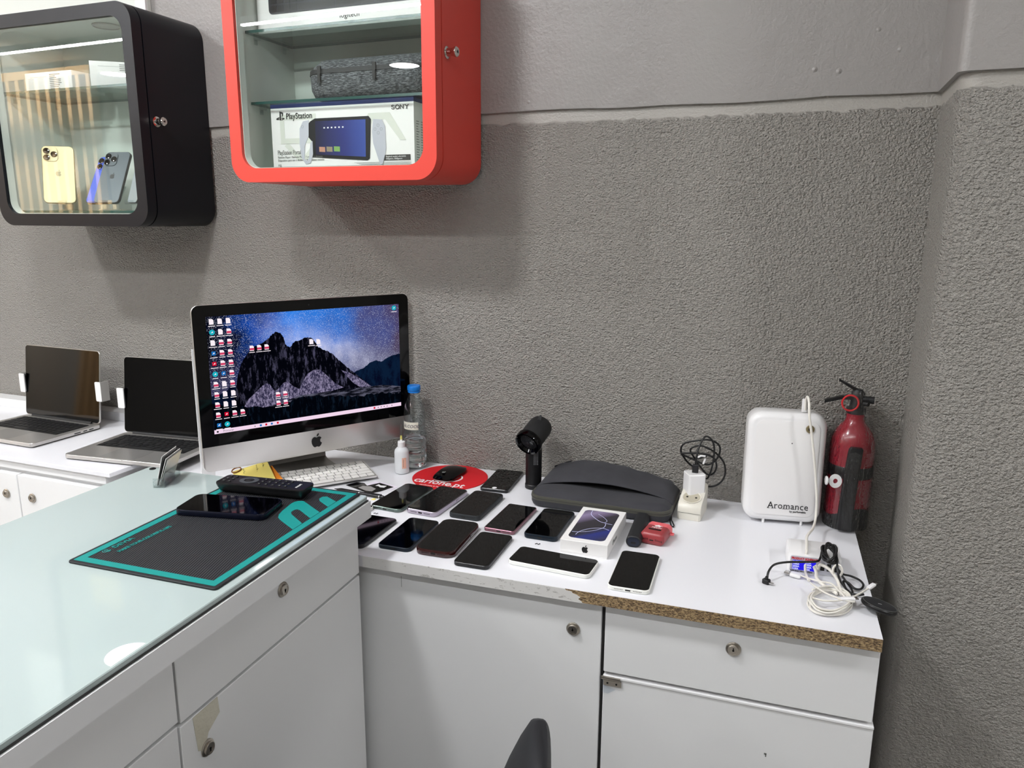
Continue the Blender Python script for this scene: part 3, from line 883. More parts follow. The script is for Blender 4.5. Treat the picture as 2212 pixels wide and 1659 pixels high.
# ================================================================== phones
def phone(label, x, y, rz, w, l, th=.0082, z=.75, case='black_matt', side=None, r=None, button=False, bezel=.0012, name='smartphone', group='phones laid out on the worktop', cased=False, port=True, cracks=False, notch=False):
    t = thing(name, label, 'phone', (x, y, z + .0002), rz, group)
    r = r or w * .15
    if cased:
        prof = [(0, .0016), (.0012, .0002), (.003, 0), (th - .002, 0), (th, .0010)]
        obj('case', MB().slab(w, l, r, prof, seg=7), case, t)
        obj('screen', MB().slab(w - .0045, l - .0045, r - .002, [(th - .0002, 0), (th + .0003, .0003)], seg=7), 'black_gloss2', t)
    else:
        prof = [(0, .0012), (.0012, 0), (th - .0012, 0), (th, .0010)]
        obj('body', MB().slab(w, l, r, prof, seg=7), case, t)
        obj('screen', MB().slab(w - .0026, l - .0026, r - .0013, [(th, .0002), (th + .0004, .0008)], seg=7), 'black_gloss2', t)
    if port:
        pm = MB().box(-.0045, .0045, -l / 2 - .0002, -l / 2 + .001, th * .35, th * .65)
        obj('charging_port', pm, 'dark_metal', t)
        gm = MB()
        for s in (-1, 1):
            for k in range(6): gm.box(s * (.010 + .0026 * k) - .0006, s * (.010 + .0026 * k) + .0006, -l / 2 - .0002, -l / 2 + .001, th * .42, th * .58)
        obj('speaker_grille', gm, 'dark_metal', t)
    bm_ = MB().box(w / 2 - .0002, w / 2 + .0006, .018, .030, th * .3, th * .65)
    obj('side_button', bm_, case, t)
    if button:
        obj('home_button', MB().lathe([(.0056, th + .0002), (.0056, th + .0008), (.0048, th + .0009)], 24, 0, -l / 2 + .0075), 'white_plastic', t)
    return t
M['ph_green'] = mat('graphite green phone frame', '#6d7a75', .25, .9)
M['ph_silver'] = mat('pale violet phone frame', '#b7aebb', .25, .9)
M['ph_case'] = mat('dark grey phone case', '#1c2023', .5)
M['ph_pink'] = mat('rose phone frame', '#8f6570', .3, .8)
M['ph_navy'] = mat('dark blue phone frame', '#101d29', .35, .4)
M['ph_white'] = mat('white phone body', '#e6e6e0', .25)
M['ph_red'] = mat('translucent dark red phone case', '#2e0807', .12, coat=.6)
M['ph_black'] = mat('black phone frame', '#0d0e11', .3)
phone('large phone with green-grey frame, backmost and leftmost in the rows, reflecting the ceiling', -.762, -.238, R(-5), .078, .158, case='ph_green')
phone('phone with pale violet frame and scuffed lower left corner, overlapping the red mat', -.676, -.236, R(-5.5), .076, .158, th=.0115, case='ph_silver')
phone('phone in a dark grey case, between the violet framed phone and the pink framed phone', -.583, -.231, R(-2), .073, .150, th=.0115, case='ph_case', cased=True)
phone('black phone with a round white home button, between red mat and hair dryer', -.585, -.054, R(2.5), .070, .145, case='ph_black', button=True, r=.008, port=False)
phone('slim phone with pink metal frame and squarer corners', -.487, -.276, R(-2.5), .067, .146, case='ph_pink', r=.006)
phone('phone in a dark blue-black case, left of the white phone box', -.399, -.281, R(-1), .071, .148, th=.0105, case='ph_navy', cased=True)
phone('black phone partly hidden behind the corner of the glass counter', -.747, -.438, R(-1.5), .070, .146, case='ph_black')
phone('dark blue framed phone, front row, mirroring the blue bottle cap', -.656, -.422, R(0), .070, .148, case='ph_navy')
phone('phone in a translucent dark red case with worn edges, front row', -.572, -.417, R(1), .081, .158, th=.0125, case='ph_red', cased=True, r=.018)
phone('plain black phone with flat edges at the front edge of the worktop', -.486, -.443, R(0), .070, .150, case='ph_black')
phone('white phone lying crosswise in front of the white phone box', -.345, -.450, R(-4.5) + R(90), .070, .160, case='ph_white', port=False)
phone('white phone lying lengthwise at the right end of the phones', -.194, -.439, R(.5), .074, .154, case='ph_white')
phone('black phone with white edge almost hidden behind the glass counter edge', -.832, -.385, R(-2), .070, .146, case='ph_white')
phone('dark blue-black phone lying on the teal bordered rubber mat', -.868, -.693, R(100), .081, .166, th=.0105, z=.8797, case=mat('deep navy phone frame', '#0a0f22', .25, .5), cased=True, group='dark handhelds on the counter mat', r=.014)

# ------------------------------------------------------------------ phone box
t = thing('phone_box', 'white phone box with a dark purple phone picture on its lid', 'box', (-.2985, -.3075, .7501), R(-1))
bw, bl, bh = .0935, .180, .0285
obj('base', MB().slab(bw - .001, bl - .001, .0008, [(0, .0003), (.0008, 0), (.004, 0)], seg=1), 'white_card', t)
obj('lid', MB().slab(bw, bl, .001, [(.0043, 0), (bh - .0005, 0), (bh, .0005)], seg=2), 'white_card', t)
tt = NT('dark violet phone picture')
nz = tt.noise(14, 1, .5)
sp = tt.n('ShaderNodeSeparateXYZ'); tt.l(tt.obj(), sp.inputs[0])
v1 = tt.math('ADD', tt.math('MULTIPLY', sp.outputs[1], 4.2), tt.math('ADD', tt.math('MULTIPLY', sp.outputs[0], -4.5), .5))
c1 = tt.ramp(v1, [(.0, lin('#2a2a33')), (.25, lin('#1d2a78')), (.36, lin('#23222c')), (.62, lin('#2c2832')), (.82, lin('#8e7fa2')), (1, lin('#4a4552'))])
tt.bsdf(c1, .2)
pc = obj('printed_phone', MB().slab(bw - .020, bl - .030, .011, [(bh, 0), (bh + .0003, 0)], seg=7), tt.m, t)
sw = MB()
def swoosh(pts, r=.0006): sw.tube([(x, y, bh + .0003) for x, y, _ in smooth_path([(a, b, 0) for a, b in pts], 8)], r, 6, flat=.4)
swoosh([(-.022, .074), (-.019, .050), (.002, .024), (.016, .016), (.0335, .012)])
swoosh([(.016, .016), (.019, .028), (.008, .045), (-.006, .058)], .0004)
swoosh([(.020, .012), (.020, -.008), (.004, -.030), (-.018, -.044), (-.0345, -.048)])
swoosh([(.0335, -.018), (.018, -.012), (-.004, -.022), (-.020, -.042), (-.024, -.060)])
obj('light_arc', sw, mat('pale lilac print', '#c9cdf2', .4), t)
obj('fruit_emblem', lift(fruit_mb(.0145), lambda a, b, c: (a + .003, -bl / 2 - c - .0001, b + bh * .5)), 'print_black', t, angle=0)
text('side_lettering', 'iPhone', .014, 'print_grey', t, frame((bw / 2 + .0002, -.045, .010), (0, 1, 0), (0, 0, 1)))

# ================================================================== on the counter
t = thing('counter_mat', 'black ribbed rubber mat with teal border and lettering on the glass counter', 'mat', (-.828, -.7425, .8762))
mw, ml = .268, .400
tt = NT('black ribbed rubber')
sp = tt.n('ShaderNodeSeparateXYZ'); tt.l(tt.obj(), sp.inputs[0])
stp = tt.math('SINE', tt.math('MULTIPLY', tt.math('ADD', sp.outputs[0], tt.math('MULTIPLY', sp.outputs[1], .25)), 1500))
b = tt.bsdf(lin('#26272a'), .5, 0, .4); tt.bump(b, stp, .7, .0009)
M['ribbed'] = tt.m
obj('base', MB().slab(mw, ml, .006, [(0, .0004), (.0006, 0), (.0026, 0), (.0033, .0007)], seg=5), 'black_soft', t)
obj('ribbed_field', MB().slab(mw - .030, ml - .030, .002, [(.0033, 0), (.00335, 0)], seg=2), 'ribbed', t)
bo = MB(); bo.ring(rrect(mw - .012, ml - .012, .0015, 2), rrect(mw - .038, ml - .038, .0008, 2), (.0032, .0037))
obj('teal_border', bo, 'teal', t)
# large teal letter shapes grown together with the right border
def mp(pts): return [(x + .828, y + .7425) for x, y in pts]
lt = MB()
def strip(path, w, z0=.0033, z1=.00375):
    n = len(path); L_, R_ = [], []
    for i, p in enumerate(path):
        a = Vector(path[max(i - 1, 0)]); b_ = Vector(path[min(i + 1, n - 1)])
        d = (b_ - a).normalized(); nn = Vector((-d.y, d.x)) * w / 2
        L_.append((p[0] + nn.x, p[1] + nn.y)); R_.append((p[0] - nn.x, p[1] - nn.y))
    lt.poly(L_ + R_[::-1], z0, z1)
lt.poly(mp([(-.714, -.731), (-.757, -.704), (-.767, -.696), (-.774, -.684), (-.779, -.668), (-.785, -.632), (-.784, -.622), (-.779, -.6155), (-.771, -.614), (-.714, -.651), (-.714, -.680), (-.753, -.6535), (-.759, -.6525), (-.762, -.658), (-.761, -.667), (-.755, -.675), (-.714, -.704)]), .0033, .00375)
lt.poly(mp([(-.714, -.624), (-.744, -.604), (-.751, -.594), (-.751, -.584), (-.744, -.5795), (-.714, -.597)]), .0033, .00375)
obj('teal_lettering', lt, 'teal', t, angle=0)
fr_ = lambda x, y: frame((x + .828, y + .7425, .0038), (.02, 1, 0), (-1, .02, 0))
text('mat_text', 'DEVIA', .0128, 'teal', t, fr_(-.9300, -.884), sx=1.1, bold=.0002)
text('mat_text', 'MAKE YOUR COLORFUL LIFE', .0095, 'teal', t, fr_(-.9115, -.893), sx=.86, bold=.0003)
em_ = MB()
for k in range(3):
    q = [(.0055 * math.cos(R(a)) * (1 - .27 * k), .0055 * math.sin(R(a)) * (1 - .27 * k)) for a in range(60, 301, 20)]
    em_.tube([(x + .002 * k, y, 0) for x, y in q], .0006, 6, flat=.4)
obj('mat_emblem', em_, 'teal', t, mtx=fr_(-.9345, -.896))

t = thing('remote_control', 'long black remote control with many small buttons on the counter mat', 'remote', (-.862, -.6015, .8799), R(4.5), 'dark handhelds on the counter mat')
rl, rw = .182, .048
rb = MB().slab(rl, rw, .009, [(0, .012), (.003, .007), (.012, .002), (.018, 0), (.0205, .0006), (.0212, .003)], seg=6)
obj('shell', rb, 'black_plastic', t)
seg = 40
rg = MB().ring([(.0185 * math.cos(2 * PI * i / seg), .0155 * math.sin(2 * PI * i / seg)) for i in range(seg)], [(.0098 * math.cos(2 * PI * i / seg), .0085 * math.sin(2 * PI * i / seg)) for i in range(seg)], (.0208, .0222))
obj('dial_ring', rg, mat('dark grey dial', '#3f4245', .4), t, loc=(-.032, 0, 0))
obj('ok_button', MB().lathe([(.007, .021), (.007, .0222), (.005, .0226)], 24), 'black_matt', t, loc=(-.032, 0, 0))
for gx, n_ in ((-.078, 5), (-.004, 3), (.010, 3), (.024, 3), (.038, 3), (.050, 3)):
    for j in range(3):
        for i in range(2 if gx < -.07 else 1):
            b_ = MB().slab(.0062, .005, .0018, [(.0205, 0), (.0222, 0), (.0226, .0008)], seg=3)
            obj('button', b_, 'black_matt', t, loc=(gx + .012 * i, (j - 1) * .0125, 0))
bp = MB()
for gx in (-.078, -.066, -.004, .010, .024, .038, .050):
    for j in range(3): bp.box(gx - .0012, gx + .0012, (j - 1) * .0125 - .0009, (j - 1) * .0125 + .0009, .0226, .02265)
obj('button_marks', bp, 'print_grey', t)
text('remote_text', 'PHILIPS', .0062, 'print_white', t, frame((.074, -.013, .0214), (0, 1, 0), (-1, 0, 0)))

t = thing('card_holder', 'clear acrylic holder with a few business cards on the glass counter', 'card holder', (-1.0885, -.602, .8764), R(21))
ac = MB()
ac.box(-.011, .011, -.038, .038, 0, .002).box(-.011, -.009, -.038, .038, .002, .012).box(.009, .011, -.038, .038, .002, .026)
ac.box(-.011, .011, -.039, -.037, 0, .018).box(-.011, .011, .037, .039, 0, .018)
obj('holder', ac, 'acrylic', t)
for k, (m_, dx) in enumerate((('white_card', 0), ('print_black', .0022), ('white_card', .0040), ('alu', .0058))):
    cdm = MB().box(-.0004, .0004, -.035, .035, 0, .060 - .002 * k)
    obj('business_card', cdm, m_, t, loc=(-.006 + dx, .0004 * k, .0026), rot=(0, R(14 + 2 * k), 0))

# ================================================================== around the desktop computer
t = thing('sticky_notes', 'yellow handwritten sticky notes with an orange note beneath, left of the white keyboard', 'notes', (-1.145, -.232, .7502))
nb = MB().slab(.048, .040, .002, [(0, 0), (.0175, 0)], seg=2)
obj('note_block', nb, 'white_card', t, loc=(-.058, .000, 0), rot=(0, 0, R(52)))
def sheet(corners, m_, nm):
    mb = MB(); n = 8
    a, b, c, d = [Vector(q) for q in corners]
    top, bot = [], []
    for i in range(n + 1):
        for j in range(n + 1):
            u_, v_ = i / n, j / n
            p = (a * (1 - u_) + b * u_) * (1 - v_) + (d * (1 - u_) + c * u_) * v_
            p.z += .004 * math.sin(PI * u_) * v_
            top.append(p)
    vs = [tuple(p) for p in top] + [(p.x, p.y, p.z - .0006) for p in top]
    N_ = (n + 1) ** 2; fs = []
    for i in range(n):
        for j in range(n):
            k = i * (n + 1) + j
            fs.append((k, k + 1, k + n + 2, k + n + 1)); fs.append((N_ + k, N_ + k + n + 1, N_ + k + n + 2, N_ + k + 1))
    mb.add(vs, fs)
    return obj(nm, mb, m_, t)
sheet([(.008, .022, .031), (.074, -.028, .0205), (.050, -.062, .0175), (-.010, -.010, .024)], 'orange', 'orange_note')
yn = sheet([(-.072, -.030, .0215), (-.008, .026, .0400), (.068, -.046, .0235), (.004, -.086, .0200)], 'yellow', 'yellow_note')
obj('rubber_band', MB().tube([(-.060 + .010 * math.cos(a * PI / 8), -.026 + .012 * math.sin(a * PI / 8), .0265 + .003 * math.sin(a * PI / 8)) for a in range(16)], .0016, 6, closed=True), 'brown', t)
wr = MB()
random.seed(3)
for ln_, (x0, y0, n_) in enumerate(((-.010, .010, 7), (-.022, .000, 8), (-.044, -.022, 4), (.000, -.035, 3))):
    for k in range(n_):
        px, py = x0 + k * .0052, y0 - k * .0062
        q_ = [(px, py), (px + random.uniform(-.003, .003), py + random.uniform(.002, .005)), (px + .002, py + random.uniform(-.003, .001))]
        wr.tube([(a_, b_, .0254 + .175 * (b_ + .030) + .055 * (a_ + .02) * (1 if a_ < 0 else -1.2)) for a_, b_ in q_], .00035, 4)
obj('handwriting', wr, 'print_black', t, loc=(0, 0, .0035))

t = thing('sign_holder', 'white upright sign holder half hidden behind the left edge of the desktop computer', 'holder', (-1.168, -.330, .7503), .962)
obj('upright', MB().box(-.060, -.030, .0, .004, .0045, .345), 'white_plastic', t)
obj('foot', MB().box(-.060, -.030, -.010, .170, 0, .0042), 'white_plastic', t)

t = thing('pen', 'black ballpoint pen lying in front of the white keyboard', 'pen', (-.871, -.2475, .7546), R(-5.5))
pm = MB().lathe([(.0008, -.071), (.0012, -.066), (.0036, -.056), (.0044, -.05), (.0044, .055), (.0040, .066), (.003, .068)], 16)
obj('barrel', lift(pm, lambda a, b, c: (c, a, b)), 'black_plastic', t)
obj('clip', MB().box(.022, .062, -.001, .001, .0046, .0062), 'black_plastic', t)
rgm = MB()
for z_ in (.0, .055): rgm.add(*(lambda q: (q.v, q.f))(lift(MB().lathe([(.0047, z_), (.0047, z_ + .0025)], 16), lambda a, b, c: (c, a, b))))
obj('metal_ring', rgm, 'steel', t)

t = thing('cardboard_cutout', 'black and white glossy card with a cut-out, right of the white keyboard', 'card', (-.873, -.193, .7502), R(-14))
obj('card', MB().poly([(-.058, -.022), (-.050, .006), (-.030, .012), (-.012, .002), (.000, .034), (.047, .030), (.040, -.010), (.030, -.034)], 0, .0012), 'black_gloss', t, angle=0)
obj('white_patch', MB().poly([(-.020, -.020), (-.018, -.006), (.0, .002), (.022, -.004), (.026, -.022), (.010, -.026)], .0013, .0018), mat('silver foil print', '#bdbab8', .25, .4), t, angle=0)
obj('white_mark', MB().poly([(.006, .012), (.006, .024), (.016, .020), (.030, .026), (.032, .014), (.022, .010), (.014, .014)], .0013, .0018), 'print_white', t, angle=0)
obj('backing', MB().box(-.02, .055, .010, .040, -.0001, .0004), mat('pale lilac paper', '#e2dbe6', .6), t)

t = thing('mouse_mat', 'round red mouse mat with white lettering under the black mouse', 'mouse mat', (-.719, -.0655, .7502), R(-3))
obj('mat', MB().lathe([(.0935, 0), (.094, .0005), (.094, .002), (.0932, .0025)], 72), 'red_pad', t)
text('mat_lettering', 'carfone.pt', .041, 'print_white', t, Matrix.Translation((-.005, -.062, .0026)), align='CENTER', sx=.82, bold=.0004, spacing=.98)
text('mat_small_text', 'vendemos e reparamos', .0095, 'print_white', t, Matrix.Translation((-.005, -.079, .0026)), align='CENTER', sx=.9)
rr_ = MB().ring([(.030 * math.cos(a * PI / 24), .030 * math.sin(a * PI / 24)) for a in range(48)], [(.026 * math.cos(a * PI / 24), .026 * math.sin(a * PI / 24)) for a in range(48)], (.0025, .0028))
obj('mat_ring', rr_, 'print_white', t, loc=(.005, -.006, 0))
t = thing('computer_mouse', 'low black computer mouse on the round red mat', 'mouse', (-.722, -.060, .7529), R(-4))
ms = MB(); rg = []
N1 = 14
for k in range(N1 + 1):
    f = k / N1; y = -.054 + .108 * f
    w = .0285 * (1 - abs(2 * f - 1) ** 5 * .35); top = .021 * max(.12, math.sin(PI * (.08 + .84 * f)) ** .7) ; bot = .002 + .006 * abs(2 * f - 1) ** 3
    q = []
    for i in range(17):
        a = PI * i / 16
        q.append((w * math.cos(a), y, bot + (top - bot + .001) * math.sin(a) ** .6))
    rg.append(q)
ms.loft(rg)
obj('shell', ms, 'black_gloss', t, angle=50)
obj('base', MB().slab(.046, .098, .012, [(0, 0), (.0035, 0)], seg=4), 'alu', t)
obj('fruit_emblem', lift(fruit_mb(.011), lambda a, b, c: (a, b - .032, c + .0198)), 'print_grey', t, angle=0)

# bottles
def shell(prof, th):
    inner = [(max(r - th, .0004), z) for r, z in reversed(prof)]
    return prof + inner
t = thing('plastic_bottle', 'clear water bottle with blue cap and handwritten ÁLCOOL label, half full', 'bottle', (-.8385, -.0145, .7502))
bp = [(.024, .001), (.029, .004), (.0305, .012)]
z_ = .012
for k in range(5):
    bp += [(.0305, .018 + k * .016), (.0292, .022 + k * .016), (.0292, .024 + k * .016), (.0305, .028 + k * .016)]
bp += [(.0295, .096), (.0268, .104), (.0268, .128), (.0285, .134), (.0275, .148), (.0235, .168), (.0165, .184), (.0135, .194), (.0135, .207)]
obj('bottle', MB().lathe(shell(bp, .0006), 40, cap0=False, cap1=False), thin_glass('bottle plastic', (.93, .95, .96, 1), 1.5, .02, (60, .25, .002)), t, angle=50)
tl = NT('clear alcohol')
b = tl.bsdf((1, 1, 1, 1), 0.0, 0, .5); b.inputs['Transmission Weight'].default_value = 1.0; b.inputs['IOR'].default_value = 1.33
lp = [(.022, .003), (.0275, .006), (.0292, .012)]
for k in range(4): lp += [(.0292, .018 + k * .016), (.0282, .022 + k * .016), (.0282, .024 + k * .016), (.0292, .028 + k * .016)]
obj('liquid', MB().lathe(lp[:-1] + [(.0292, .080), (.0289, .081)], 40), tl.m, t, angle=50)
cp = MB().lathe([(.0162, .2045), (.0168, .206), (.0168, .2150), (.0158, .2170), (.002, .2172)], 40)
obj('cap', cp, 'blue_cap', t)
obj('neck_ring', MB().lathe([(.0150, .1990), (.0158, .2000), (.0158, .2025), (.0150, .2035)], 40), 'blue_cap', t)
lb = MB(); a0, a1 = -165, -45
lb.loft([[(.0274 * math.cos(R(a0 + (a1 - a0) * i / 20)), .0274 * math.sin(R(a0 + (a1 - a0) * i / 20)), z) for i in range(21)] for z in (.106, .126)], cap0=False, cap1=False, closed=False)
lo = obj('label', lb, 'label', t)
tm = text('label_text', 'ÁLCOOL', .0115, mat('blue pen ink', '#3a3a66', .6), t, Matrix.Identity(4), shear=.25, sx=1.0)
me = tm.data
for v in me.vertices:
    a = R(-137) + (v.co.x) / .0277
    v.co = Vector((.0278 * math.cos(a), .0278 * math.sin(a), .1115 + v.co.y))
t = thing('dropper_bottle', 'small frosted squeeze bottle with a thin needle tip, beside the water bottle', 'bottle', (-.850, -.0695, .7502))
tf = NT('frosted plastic'); b = tf.bsdf(lin('#f6f8fa'), .35, 0, .5); b.inputs['Transmission Weight'].default_value = .25; b.inputs['IOR'].default_value = 1.15
obj('bottle', MB().lathe([(.013, 0), (.0175, .002), (.0182, .006), (.0182, .056), (.0165, .062), (.011, .0675), (.0088, .069)], 32), tf.m, t, angle=50)
obj('cap', MB().lathe([(.0092, .069), (.0095, .070), (.0095, .082), (.0085, .0835), (.0035, .084), (.003, .088)], 28), 'white_plastic', t)
obj('needle_hub', MB().lathe([(.0028, .084), (.0022, .098)], 14), mat('yellow needle hub', '#d8d070', .4), t)
obj('needle_cover', MB().lathe([(.0022, .098), (.0020, .126), (.0016, .127)], 14), 'acrylic', t)
pl = MB(); pl.loft([[(.0184 * math.cos(R(-62 + 5 * i)), .0184 * math.sin(R(-62 + 5 * i)), z) for i in range(8)] for z in (.016, .044)], cap0=False, cap1=False, closed=False)
obj('label', pl, mat('pale orange sticker', '#e6b7a0', .6), t)
bc = MB()
for k in range(7): bc.loft([[(.0185 * math.cos(R(-54 + 3 * i)), .0185 * math.sin(R(-54 + 3 * i)), z) for i in range(3)] for z in (.020 + .003 * k, .0215 + .003 * k)], cap0=False, cap1=False, closed=False)
obj('barcode', bc, 'print_black', t)

# turbo dryer
t = thing('handheld_blower', 'black handheld blower standing upright against the wall', 'blower', (-.503, -.062, .7502))
obj('handle', MB().lathe([(.0185, 0), (.0205, .001), (.0205, .010), (.0195, .011), (.0192, .012), (.0195, .060), (.0200, .098)], 36), 'black_plastic', t)
ax = Vector((.22, .88, .42)).normalized()
c0 = Vector((-.006, -.030, .119))
uu = ax.cross(Vector((0, 0, 1))).normalized()
mm = frame(tuple(c0), tuple(uu), tuple(ax.cross(uu)))
if (mm.to_3x3() @ Vector((0, 0, 1))).dot(ax) < 0: mm = frame(tuple(c0), tuple(-uu), tuple(ax.cross(uu)))
obj('barrel', MB().lathe([(.0275, .004), (.0290, .012), (.0290, .062), (.0260, .072), (.015, .078)], 44), 'black_matt', t, mtx=mm)
obj('intake_ring', MB().lathe([(.0215, .006), (.0215, .002), (.026, -.004), (.0305, -.005), (.0325, 0), (.0325, .010), (.0290, .013)], 44, cap0=False, cap1=False), 'black_gloss', t, mtx=mm)
fb = MB().lathe([(.0215, .0055), (.0215, .0075)], 40).lathe([(.003, .0), (.003, .006)], 14)
for k in range(22):
    a = 2 * PI * k / 22
    fb.tube([(.002 * math.cos(a), .002 * math.sin(a), .003), (.012 * math.cos(a + .25), .012 * math.sin(a + .25), .002), (.021 * math.cos(a + .6), .021 * math.sin(a + .6), .004)], .0006, 5)
obj('grille', fb, mat('dark grille', '#24262b', .3), t, mtx=mm)
hk = MB().loft([[(-.006, -.003, 0), (.006, -.003, 0), (.006, .003, 0), (-.006, .003, 0)], [(-.004, -.003, .008), (.004, -.003, .008), (.004, .003, .008), (-.004, .003, .008)], [(-.0015, -.002, .015), (.0015, -.002, .015), (.0015, .002, .015), (-.0015, .002, .015)]])
obj('hook', hk, 'black_matt', t, loc=(.010, .008, .164), rot=(R(-10), R(12), 0))
pt_ = MB()
for i in range(3):
    for k in range(9): pt_.box(-.0018 + .004 * i, .0004 + .004 * i, -.0202, -.0198, .063 + .0036 * k, .0652 + .0036 * k)
obj('rating_print', pt_, mat('faint white print', '#6a6a6e', .6), t, rot=(0, 0, R(22)))

# ------------------------------------------------------------------ laptop sleeve
t = thing('laptop_sleeve', 'charcoal grey zipped laptop sleeve lying against the wall', 'laptop sleeve', (-.318, -.100, .7503), R(-1.5))
sw_, sl_ = .315, .178
tt = NT('charcoal suede cloth')
c1 = tt.mix(tt.noise(18, 5, .6), lin('#2f2f33'), lin('#454549'))
b = tt.bsdf(c1, .85, 0, .15, 0, .05); tt.bump(b, tt.noise(700, 2), .25, .0006)
M['suede'] = tt.m
M['zip'] = mat('dark olive zip band', '#4a4941', .6, bump=(500, .3, .0005))
obj('lower_half', MB().slab(sw_, sl_, .030, [(0, .010), (.003, .003), (.009, 0), (.0165, 0)], seg=8), 'suede', t)
obj('zip_band', MB().slab(sw_, sl_, .030, [(.0166, .0006), (.0166, -.0002), (.0215, -.0010), (.0270, -.0002), (.0270, .0006)], seg=8), 'zip', t)
obj('zip_line', MB().slab(sw_ + .0016, sl_ + .0016, .030, [(.0210, -.0002), (.0220, -.0002)], seg=8), 'gap', t)
def lathe_grid(nm, fn, nu, nv, m_, thick=.0):
    mb = MB(); vs = []; fs = []
    for i in range(nu + 1):
        for j in range(nv + 1): vs.append(fn(i / nu, j / nv))
    for i in range(nu):
        for j in range(nv):
            k = i * (nv + 1) + j
            fs.append((k, k + nv + 1, k + nv + 2, k + 1))
    mb.add(vs, fs)
    o = obj(nm, mb, m_, t, angle=70)
    if thick:
        md = o.modifiers.new('thick', 'SOLIDIFY'); md.thickness = thick; md.offset = -1
    return o
def outline(u, v, inset=.0):
    """u 0..1 left-right, v 0..1 front-back inside a rounded rectangle"""
    x = (u - .5) * (sw_ - 2 * inset); y = (v - .5) * (sl_ - 2 * inset)
    r = .03; hx, hy = (sw_ - 2 * inset) / 2, (sl_ - 2 * inset) / 2
    ax_, ay_ = abs(x) / hx, abs(y) / hy
    # pull the corners in
    ex = max(0, abs(x) - (hx - r)); ey = max(0, abs(y) - (hy - r))
    if ex > 0 and ey > 0:
        d = math.hypot(ex, ey)
        m_ = max(ex, ey)
        kf = m_ / d
        x = math.copysign(hx - r + ex * kf, x); y = math.copysign(hy - r + ey * kf, y)
    return x, y
def low(u, v):
    x, y = outline(u, v, .0025)
    e = min(1, min(u, 1 - u) / .05) * min(1, v / .10)
    z = .0268 + .0085 * (1 - (1 - e) ** 2) + .003 * math.sin(u * 9) * e
    return (x, y, z - .002 * max(0, v - .35))
lathe_grid('front_panel', lambda u, v: low(u, v * .62), 48, 16, 'suede')
def flap(u, v):
    # v = 0 mouth of the pocket, v = 1 against the wall
    vv = .36 + .64 * v
    vv += .07 * (abs(2 * u - 1) ** 2) * (1 - v) * -1 + .03 * math.sin(PI * u) * (1 - v)
    x, y = outline(u, vv)
    ks = ((0, .044), (.10, .055), (.28, .0665), (.42, .070), (.55, .066), (.72, .054), (.88, .046), (1, .040))
    for (u0, h0), (u1, h1) in zip(ks, ks[1:]):
        if u0 <= u <= u1:
            f = (u - u0) / (u1 - u0); f = f * f * (3 - 2 * f); top = h0 + (h1 - h0) * f
    mouth = .032 + .018 * math.sin(PI * min(1, max(0, u))) ** .6
    hump = mouth + (top - mouth) * (math.sin(PI / 2 * min(1, v * 1.08)) ** .8)
    side = min(1, min(u, 1 - u) / .06)
    z = .0268 + (hump - .0268 + .004 * math.sin(13 * u + 5 * v) * v * .5) * (1 - (1 - side) ** 2)
    if v > .93: z -= (v - .93) / .07 * .012
    return (x, y, z)
lathe_grid('upper_flap', flap, 56, 26, 'suede', .0022)
def backwall(u, v):
    p = flap(u, 1.0); x, y = outline(u, 1.0)
    return (p[0], p[1], .018 * (1 - v) + p[2] * v)
lathe_grid('back_panel', backwall, 56, 4, 'suede')
obj('pocket_shade', MB().slab(sw_ - .03, sl_ * .55, .02, [(.022, 0), (.0295, .004)], cy=.022, seg=5), mat('pocket shade black', '#050506', .9), t)  # near-black slab paints the shade inside the pocket mouth
obj('loop_tag', MB().box(-.030, .014, -.002, .003, 0, .006), mat('dark webbing', '#232327', .7), t, loc=(-.118, .0835, .050), rot=(0, R(-22), R(6)))
zp = MB().tube([(0, 0, .006), (.004, -.004, .004), (.007, -.022, .0022), (.0055, -.030, .0022), (.001, -.028, .0022), (.0, -.012, .003)], .0016, 8, closed=True).box(-.003, .004, -.002, .006, .004, .012)
obj('zip_pull', zp, 'black_matt', t, loc=(.1560, -.068, 0), rot=(0, 0, R(12)))

# ------------------------------------------------------------------ small items right of the phone box
t = thing('power_bank', 'black rounded stick power bank between the phone box and the red earbud case', 'power bank', (-.2175, -.2605, .7502), R(1))
obj('body', lift(MB().slab(.030, .0235, .0115, [(-.0665, .0018), (-.0650, 0), (.0640, 0), (.0665, .003)], seg=8), lambda a, b, c: (a, c, b + .01175)), 'black_soft', t)
obj('end_cap', lift(MB().slab(.0235, .017, .0083, [(-.0670, 0), (-.0665, 0)], seg=8), lambda a, b, c: (a, c, b + .01175)), mat('dark navy plastic', '#141c2e', .3), t)
obj('charging_port', lift(MB().slab(.010, .0042, .0018, [(-.0673, 0), (-.0669, 0)], seg=4), lambda a, b, c: (a, c, b + .010)), 'dark_metal', t)
t = thing('earbud_case', 'dusty red silicone earbud case with a pink lid', 'earbud case', (-.1790, -.2720, .7503), R(-9))
M['case_red'] = mat('dusty red silicone', '#98383c', .35)
M['case_pink'] = mat('coral pink silicone', '#e0656b', .4)
def pillow(w, h, y0, y1, grow0, grow1, r):
    return lift(MB().slab(w, h, r, [(y0, grow0), (y0 + .003, .0006), (y0 + .006, 0), (y1 - .002, 0), (y1, grow1)], seg=7), lambda a, b, c: (a, c, b + h / 2))
obj('body', pillow(.0500, .0255, -.0335, .0100, .006, 0, .010), 'case_red', t, angle=50)
obj('lid', pillow(.0500, .0255, .0102, .0300, 0, .007, .010), 'case_pink', t, angle=50)
obj('hinge_loop', MB().tube([(.025, .018, .012), (.031, .016, .012), (.032, .010, .012), (.026, .008, .012)], .0018, 8), 'case_pink', t)
